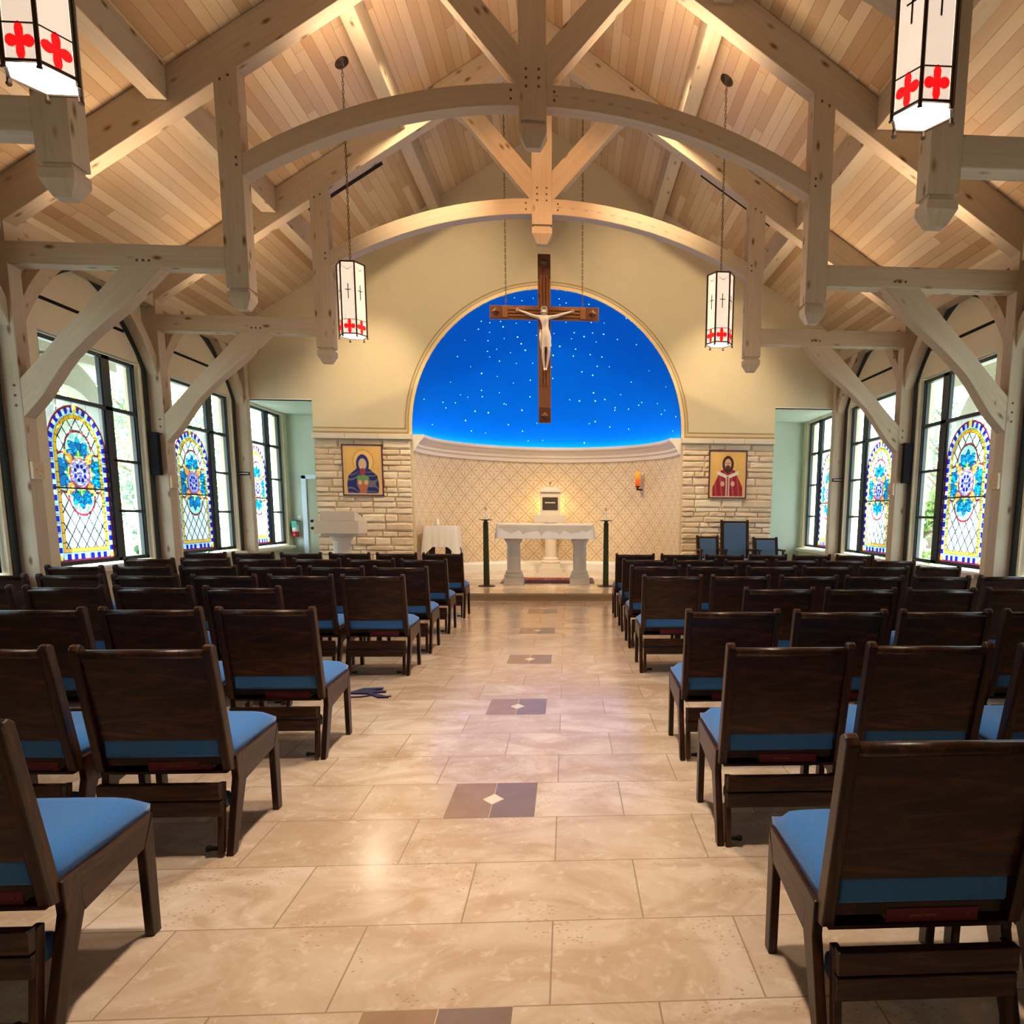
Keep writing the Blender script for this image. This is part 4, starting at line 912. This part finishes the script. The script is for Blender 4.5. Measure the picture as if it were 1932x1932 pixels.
# icons (plain stand-ins for the painted panels)
def icon(x, z0, z1, w_, kind, lab):
    c = thing('framed_icon', lab, 'painting', (x, YE-.085, z0)); h = z1-z0; hw = w_/2
    b = MB()
    for q in ((-hw, -hw+.022, 0, h), (hw-.022, hw, 0, h), (-hw, hw, 0, .022), (-hw, hw, h-.022, h)): b.box(q[0], q[1], -.012, .02, q[2], q[3])
    b.build('frame', M['iconframe'], c, bevel=.002)
    b = MB(); b.box(-hw+.01, hw-.01, .0, .018, .01, h-.01); b.build('backing', M['iconframe'], c)
    nu, nz = 150, 190; U, Z = np.meshgrid(np.linspace(0, 1, nu+1), np.linspace(0, 1, nz+1)); col = np.zeros(U.shape+(3,))
    rs = np.random.RandomState(2); col[:] = (.66, .40, .11); col[:] += (.04*np.sin(U*9)[..., None]+.03*np.cos(Z*7)[..., None])*np.array((1, .8, .3)); X = (U-.5); asp = h/w_
    def el(cx, cy, rx, ry): return ((U-cx)/rx)**2+((Z-cy)*asp/ry)**2 < 1
    put = lambda m_, cc: col.__setitem__(m_, cc)
    if kind == 'blue':
        put(el(.52, .68, .27, .29), (.36, .18, .03)); put(el(.52, .68, .255, .275), (.74, .48, .16))
        rb = (np.abs(U-.5) < np.clip(.12+(.56-Z)*1.5, 0, .38+.03*np.sin(Z*9))) & (Z < .56); put(rb, (.010, .012, .13))
        fold = (np.sin(U*30+12*np.sin(Z*7)+3*np.cos(U*11)) > .62); put(fold & rb, (.13, .12, .15))
        put(el(.50, .62, .165, .25), (.014, .018, .17)); put(el(.50, .62, .105, .15), (.40, .38, .30)); put(el(.50, .61, .085, .125), (.62, .38, .24)); put(el(.50, .47, .075, .09), (.30, .03, .06))
        put((np.abs(U-.50) < .16-.3*(.30-Z)) & (Z < .30), (.40, .13, .06)); put(el(.50, .33, .16, .09), (.12, .26, .10)); put(el(.42, .25, .05, .06), (.62, .38, .24)); put(el(.58, .25, .05, .06), (.62, .38, .24))
    else:
        put(el(.52, .70, .25, .27), (.56, .31, .08)); put(el(.52, .70, .24, .26), (.70, .44, .14))
        wd = .17+np.clip(.62-Z, 0, .4)*.62; put((Z < .60) & (np.abs(U-.5) < np.minimum(wd, .42)), (.26, .008, .016)); put((Z < .60) & (np.abs(U-.5) < np.minimum(wd, .42)) & (np.sin(U*40+Z*6) > .6), (.42, .05, .06))
        put((np.abs(Z-(.545-.35*(.30-np.abs(U-.5)))) < .038) & (np.abs(U-.5) < .30), (.68, .62, .58)); put((np.abs(U-.5) < .05) & (Z < .46), (.62, .54, .50)); put((np.abs(U-.5) < .022) & (Z < .46), (.35, .10, .08))
        put(el(.5, .72, .16, .225), (.05, .012, .008)); put(el(.5, .725, .092, .14), (.60, .37, .25)); put(el(.5, .655, .065, .06), (.07, .02, .012)); put((np.abs(Z-.745) < .007) & (np.abs(U-.5) < .07), (.05, .015, .01)); put((np.abs(U-.5) < .008) & (np.abs(Z-.72) < .03), (.38, .2, .12))
        put(el(.36, .30, .055, .07), (.60, .37, .25)); put(el(.64, .30, .055, .07), (.60, .37, .25))
    put((np.minimum(U, 1-U) < .035) | (np.minimum(Z, 1-Z) < .028), (.62, .46, .34))
    n_ = U.size; co = np.zeros((n_, 3)); co[:, 0] = (-hw+.018)+U.ravel()*(w_-.036); co[:, 1] = -.002; co[:, 2] = .018+Z.ravel()*(h-.036)
    i_ = np.arange(nu)[None, :]+np.arange(nz)[:, None]*(nu+1); fc = np.stack([i_, i_+1, i_+nu+2, i_+nu+1], -1).reshape(-1, 4)
    me = grid_mesh('painted_panel', co, fc, col.reshape(-1, 3), 'paint', M['icon']); o = bpy.data.objects.new('painted_panel', me); COL.objects.link(o); o.parent = c
icon(-3.335, 1.655, 2.565, .725, 'blue', 'framed gold painting of a blue-robed figure on the left stone wall')
icon(3.325, 1.665, 2.545, .715, 'red', 'framed gold painting of a red-robed bearded figure on the right stone wall')

# loudspeakers, plaques, signs on posts
for s in (-1, 1):
    b = MB(); b.box(-.065, .065, -.10, -.02, 0, .585); b.box(-.02, .02, -.02, .0, .2, .4); tag(b.build('column_loudspeaker', M['black'], bevel=.006, loc=(s*5.40, TY[4]-.0, 1.85)), 'slim black loudspeaker column on the %s timber post of the golden truss' % side[s], 'loudspeaker', 'column loudspeakers')
    b = MB(); b.box(-.115 if s < 0 else -.115, .115, -.03, 0, 0, .055, 0); b.box(-.105, .105, -.033, -.03, .02, .035, 1); tag(b.build('post_sign', [M['black'], M['white']], loc=(s*5.40, TY[5], 1.995)), 'narrow black bar sign on the timber post at the %s alcove' % side[s], 'sign')
    for k in (3, 4):
        b = MB(); b.box(-.03 if s > 0 else 0, 0 if s > 0 else .03, .01, .17, 0, .18, 0)
        rnd = random.Random(k*s)
        for i in range(9):
            yy = .025+rnd.random()*.13; zz = .02+rnd.random()*.14; r_ = .014; xx = -.03 if s > 0 else .03
            b.add([(xx-s*.0, yy-r_, zz), (xx, yy, zz-r_), (xx, yy+r_, zz), (xx, yy, zz+r_), (xx-s*.008, yy, zz)], [(0,1,4), (1,2,4), (2,3,4), (3,0,4)])
        tag(b.build('carved_plaque', plain('carved_pine', (.56, .42, .26), .6, .15, 30), loc=(s*5.27, TY[k], 1.675)), 'small square carved wooden plaque on the %s post of the %s truss' % (side[s], {3: 'larger nearer', 4: 'golden farther'}[k]), 'plaque', 'carved station plaques')

# ---------------------------------------------------------------- chairs
def make_chair():
    t = thing('chapel_chair', '', 'chair'); W_ = .265; wd = M['oak']
    for s in (-1, 1):
        xa, xb = s*(W_-.028), s*W_
        b = MB(); b.prism([(.205, 0), (.25, 0), (.255, .40), (.20, .31)], xa, xb, 'x', 0, (0,0,1)); b.build('leg', wd, t, bevel=.004)
        b = MB(); b.prism([(-.235, 0), (-.19, 0), (-.075, .27), (-.09, .39), (-.15, .385), (-.145, .29)], xa, xb, 'x', 0, (0,.3,.95)); b.build('leg', wd, t, bevel=.004)
        b = MB(); b.prism([(.252, .402), (.20, .302), (.02, .275), (-.075, .262), (-.095, .388)], xa+s*.001, xb-s*.001, 'x', 0, (0,1,0)); b.build('side_rail', wd, t, bevel=.003)
        b = MB(); b.prism([(-.185, .335), (-.13, .325), (-.228, .845), (-.245, .857), (-.262, .85), (-.272, .835)], s*(W_-.042), s*(W_-.008), 'x', 0, (0,-.15,.98)); b.build('back_stile', wd, t, bevel=.005)
    b = MB(); b.prism([(-.185, .462), (-.163, .462), (-.238, .812), (-.258, .812)], -W_+.038, W_-.038, 'x', 0, (1,0,0)); b.build('back_panel', wd, t)
    b = MB(); b.tube([(-W_+.04, -.250, .818), (W_-.04, -.250, .818)], .019, 10)
    o = b.build('top_rail', wd, t, smooth=True)
    # seat cushion: rounded block following the rails
    b = MB(); nx, ny = 12, 12; vs = []
    for j in range(ny+1):
        for i in range(nx+1):
            u_, v_ = -1+2*i/nx, -1+2*j/ny; e = (1-abs(u_)**6)*(1-abs(v_)**8); x = u_*(W_-.010); y = .050+v_*.214; zb = .392+.01*(v_+1)/2
            vs.append((x, y, zb+.026+.042*max(e, 0)**.4-.004*v_))
    nv = len(vs); vs += [(v[0]*.98, v[1], .386) for v in vs]
    fs = [(j*(nx+1)+i, j*(nx+1)+i+1, (j+1)*(nx+1)+i+1, (j+1)*(nx+1)+i) for j in range(ny) for i in range(nx)]; fs += [tuple(nv+k for k in f_[::-1]) for f_ in fs]
    ring = [i for i in range(nx+1)]+[(nx+1)*j+nx for j in range(1, ny+1)]+[(nx+1)*ny+i for i in range(nx-1, -1, -1)]+[(nx+1)*j for j in range(ny-1, 0, -1)]
    fs += [(ring[(k+1) % len(ring)], ring[k], nv+ring[k], nv+ring[(k+1) % len(ring)]) for k in range(len(ring))]
    b.add(vs, fs); b.build('seat_cushion', M['blue'], t, smooth=True)
    b = MB(); b.box(-W_+.05, W_-.05, -.185, -.155, .398, .465, 0); b.build('back_cushion_edge', M['blue'], t, bevel=.006)
    b = MB(); b.box(-W_+.03, W_-.03, -.165, .22, .355, .385); b.build('seat_base', wd, t)
    b = MB(); b.box(-W_+.03, W_-.03, -.175, .04, .322, .332); b.box(-W_+.03, W_-.03, .03, .04, .332, .355); b.build('book_rack', wd, t)
    # folded kneeler
    k = MB(); k.box(-W_+.035, W_-.035, -.235, -.205, .235, .298, 0, (1,0,0)); k.box(-W_+.035, W_-.035, -.232, -.195, .165, .228, 0, (1,0,0))
    for s in (-1, 1): k.prism([(-.245, .012), (-.215, .012), (-.175, .29), (-.205, .29)], s*(W_-.055), s*(W_-.033), 'x', 0, (0,0,1))
    kn = k.build('kneeler', wd, t, bevel=.003)
    b = MB(); b.box(-W_+.04, W_-.04, -.195, -.115, .168, .236); b.build('kneeler_pad', M['blue'], kn, bevel=.02)
    for s in (-1, 1): b = MB(); b.tube([(s*(W_-.06), -.232, .035), (s*(W_-.085), -.232, .035)], .009, 8); b.lathe([(0, -.012), (.012, -.008), (.014, 0), (.012, .008), (0, .012)], (s*(W_-.09), -.232, .035), 10); b.build('kneeler_knob', M['black'], kn, smooth=True)
    return t
def hymnal():
    t = thing('hymnal', '', 'book'); b = MB(); b.box(-.12, .12, 0, .17, 0, .003); b.box(-.12, .12, 0, .17, .035, .038); b.box(-.12, .12, -.003, .003, 0, .038); b.build('cover', M['book'], t, bevel=.0015)
    b = MB(); b.box(-.117, .117, .003, .165, .003, .035); b.build('pages', M['paper'], t)
    b = MB()
    for x, w_ in ((-.06, .035), (-.02, .03), (.09, .006)): b.box(x, x+w_, -.0038, -.003, .016, .022)
    b.build('spine_lettering', M['gold'], t); return t
def project(p):
    cy, sy, cp, sp = math.cos(YAW), math.sin(YAW), math.cos(PITCH), math.sin(PITCH)
    fw = Vector((-sy*cp, cy*cp, -sp)); r = Vector((cy, sy, 0)); u = r.cross(fw); cr, sr = math.cos(ROLL), math.sin(ROLL); r2 = cr*r+sr*u; u2 = -sr*r+cr*u
    q = Vector(p)-Vector((CX, 0, CH)); z = q.dot(fw)
    if z < .15: return None
    return PPX+F_PX*q.dot(r2)/z, PPY-F_PX*q.dot(u2)/z
rowsY = {-1: [2.17, 3.136, 4.23, 5.32, 6.24, 7.18, 8.31, 9.50], 1: [1.99, 3.136, 4.14, 5.28, 6.30, 7.42, 8.44, 9.55]}
ordn = ['first', 'second', 'third', 'fourth', 'fifth', 'sixth', 'seventh', 'eighth']
C0 = make_chair(); B0 = hymnal(); cu = bu = False; rj = random.Random(5)
for s in (-1, 1):
    for r, yf in enumerate(rowsY[s]):
        for i in range(6):
            if r == 3 and i == 0: continue
            off = .02 if r == 3 else 0
            x = s*(1.235+off+.588*i); y = yf-.235; pr = [project((x+dx, y+dy, z)) for dx in (-.27, .27) for dy in (-.27, .27) for z in (0, .85)]
            pr = [q for q in pr if q]
            if not pr or all(q[0] < -5 or q[0] > 1937 or q[1] > 1937 for q in pr): continue
            if min(q[0] for q in pr) > 1932 or max(q[0] for q in pr) < 0: continue
            c = dup(C0) if cu else C0; cu = True
            jx, jy, jr = (rj.uniform(-.008, .008), rj.uniform(-.02, .02) if i else 0, rj.uniform(-.025, .025) if i else 0)
            if s == 1 and i == 5 and r in (3, 4, 5): jr += .12; jy += .06
            c.location = (x+jx, y+jy, 0); c.rotation_euler = (0, 0, jr)
            c['label'] = 'blue-seated dark wooden chair, %s block, %s row from altar, %s' % (side[s], ordn[7-r], 'on the aisle' if i == 0 else '%s from aisle' % ordn[i]); c['group'] = 'chapel chairs in rows'
            if (r <= 2 and i < 2) or (r == 4 and i == 0):
                k = dup(B0) if bu else B0; bu = True; k.location = (x+jx+(.055 if s < 0 else .035), y+jy-.165, .3325); k.rotation_euler = (0, 0, jr+rj.uniform(-.05, .05))
                k['label'] = 'red hymnal under %s block chair, %s row from altar, %s' % (side[s], ordn[7-r], 'on the aisle' if i == 0 else 'second from aisle'); k['group'] = 'hymnals in the chair racks'
# navy strap on the floor by the left chairs
b = MB()
b.prism([(-1.30, 5.18), (-1.22, 5.33), (-1.07, 5.35), (-1.07, 5.31), (-1.16, 5.28), (-1.02, 5.24), (-1.02, 5.215), (-1.12, 5.20), (-1.0, 5.10), (-.96, 5.06), (-1.04, 5.06), (-1.14, 5.17)], .001, .012, 'z')
b.tube([(-1.26, 5.07, .008), (-1.16, 5.08, .008), (-1.08, 5.14, .01)], .006, 6); b.tube([(-1.03, 5.085, .006), (-.95, 5.10, .006)], .005, 6)
tag(b.build('strap', M['bluestrap']), 'crumpled navy blue strap lying on the floor beside the left chairs', 'strap')

# ---------------------------------------------------------------- outside
b = MB(); b.add([(-60, -40, -.25), (60, -40, -.25), (60, 70, -.25), (-60, 70, -.25)], [(0,1,2,3)]); tag(b.build('ground', M['ground']), None, None, kind='structure')
for s in (-1, 1):
    for k in (1, 2, 3, 4):
        yc = TY[k]+1.38; hw = 1.15; pa, pb = [], []
        for j in range(25):
            a = PI*j/24; pa.append((yc-(hw-.12)*math.cos(a), 2.25+1.05*math.sin(a))); pb.append((yc-hw*1.0*math.cos(a), 2.5+1.25*math.sin(a)))
        t_ = thing('porch_arch', 'weathered curved porch arch outside the %s window %s' % (side[s], {1: 'beside the camera', 2: 'nearest in view', 3: 'with the large stained panel', 4: 'next to the sanctuary'}[k]), 'porch arch', (0, 0, 0), 0, 'porch arches outside the windows')
        b = MB(); b.band(pa, pb, s*7.5, s*7.65, 'x'); b.build('curved_beam', M['porch'], t_)
        b = MB(); b.box(s*7.45, s*7.7, yc-1.28, yc-1.16, -.25, 3.72); b.build('post', M['porch'], t_)
        b = MB(); b.box(s*7.45, s*7.7, yc-1.28, yc+1.28, 3.72, 3.95); b.build('beam', M['porch'], t_)
    b = MB(); b.prism([(s*5.98, 4.22), (s*8.4, 3.72), (s*8.4, 3.82), (s*5.98, 4.32)], -1.5, 16, 'y', 0, (0,1,0)); tag(b.build('eave_soffit', plain('pale_soffit', (.55, .56, .50), .8)), None, None, kind='structure')
def tree(x, y, h, r, mat, lab, seed, n=3400):
    rnd = random.Random(seed); t = thing('tree', lab, 'tree', (x, y, -.25), 0, 'trees outside the windows')
    b = MB(); b.tube([(0, 0, 0), (.1, .05, h*.3), (-.05, .1, h*.6), (0, 0, h*.85)], [.2, .15, .1, .04], 8)
    for k in range(7):
        a = rnd.uniform(0, 6.28); z = h*rnd.uniform(.3, .7); b.tube([(0, .05, z), (r*.45*math.cos(a), r*.45*math.sin(a), z+h*.12), (r*.8*math.cos(a), r*.8*math.sin(a), z+h*.16)], [.07, .04, .015], 6)
    b.build('trunk', M['bark'], t, smooth=True)
    vs = np.zeros((n*4, 3)); cl = [(rnd.uniform(-.7, .7)*r, rnd.uniform(-.7, .7)*r, h*rnd.uniform(.16, .95), r*rnd.uniform(.25, .5)) for _ in range(26)]
    for i in range(n):
        c = rnd.choice(cl); d = Vector((rnd.gauss(0, 1), rnd.gauss(0, 1), rnd.gauss(0, 1))).normalized()*c[3]*rnd.uniform(.5, 1); p = Vector(c[:3])+d; u_ = Vector((rnd.gauss(0, 1), rnd.gauss(0, 1), rnd.gauss(0, 1))).normalized(); v_ = u_.orthogonal().normalized(); sz = rnd.uniform(.05, .11)
        for q, (a, e) in enumerate(((-1, 0), (0, -.5), (1, 0), (0, .5))): vs[4*i+q] = p+u_*sz*a+v_*sz*e
    me = bpy.data.meshes.new('foliage'); me.from_pydata(vs.tolist(), [], [(4*i, 4*i+1, 4*i+2, 4*i+3) for i in range(n)]); me.materials.append(mat); o = bpy.data.objects.new('foliage', me); COL.objects.link(o); o.parent = t
for i, (x, y, h, r, m_) in enumerate(((-12, 9.3, 6, 2.2, 'leaf1'), (-12, 14.6, 6.5, 2.2, 'leaf2'), (-13.5, 20, 7, 2.4, 'leaf1'), (-15, 26.5, 8, 3, 'leaf2'), (-18, 35, 9, 3.8, 'leaf1'), (-9.2, 17.3, 2.4, 1.0, 'leaf2'),
                                     (12, 9.6, 6, 2.2, 'leaf2'), (12, 14.8, 6.5, 2.2, 'leaf1'), (13.5, 20.4, 7, 2.4, 'leaf2'), (15, 27, 8, 3, 'leaf1'), (19, 35, 9, 3.8, 'leaf2'), (9.2, 17.5, 2.4, 1.0, 'leaf1'))):
    ln = 'left' if x < 0 else 'right'; q = i % 6
    tree(x, y, h, r, M[m_], '%s tree outside the %s windows, %s' % ({'leaf1': 'yellow-green leafy', 'leaf2': 'dark green leafy'}[m_], ln, ['nearest the large stained panel', 'second along the wall', 'third along the wall', 'fourth along the wall', 'farthest and tallest', 'low and bushy near the alcove window'][q]), 100+i)
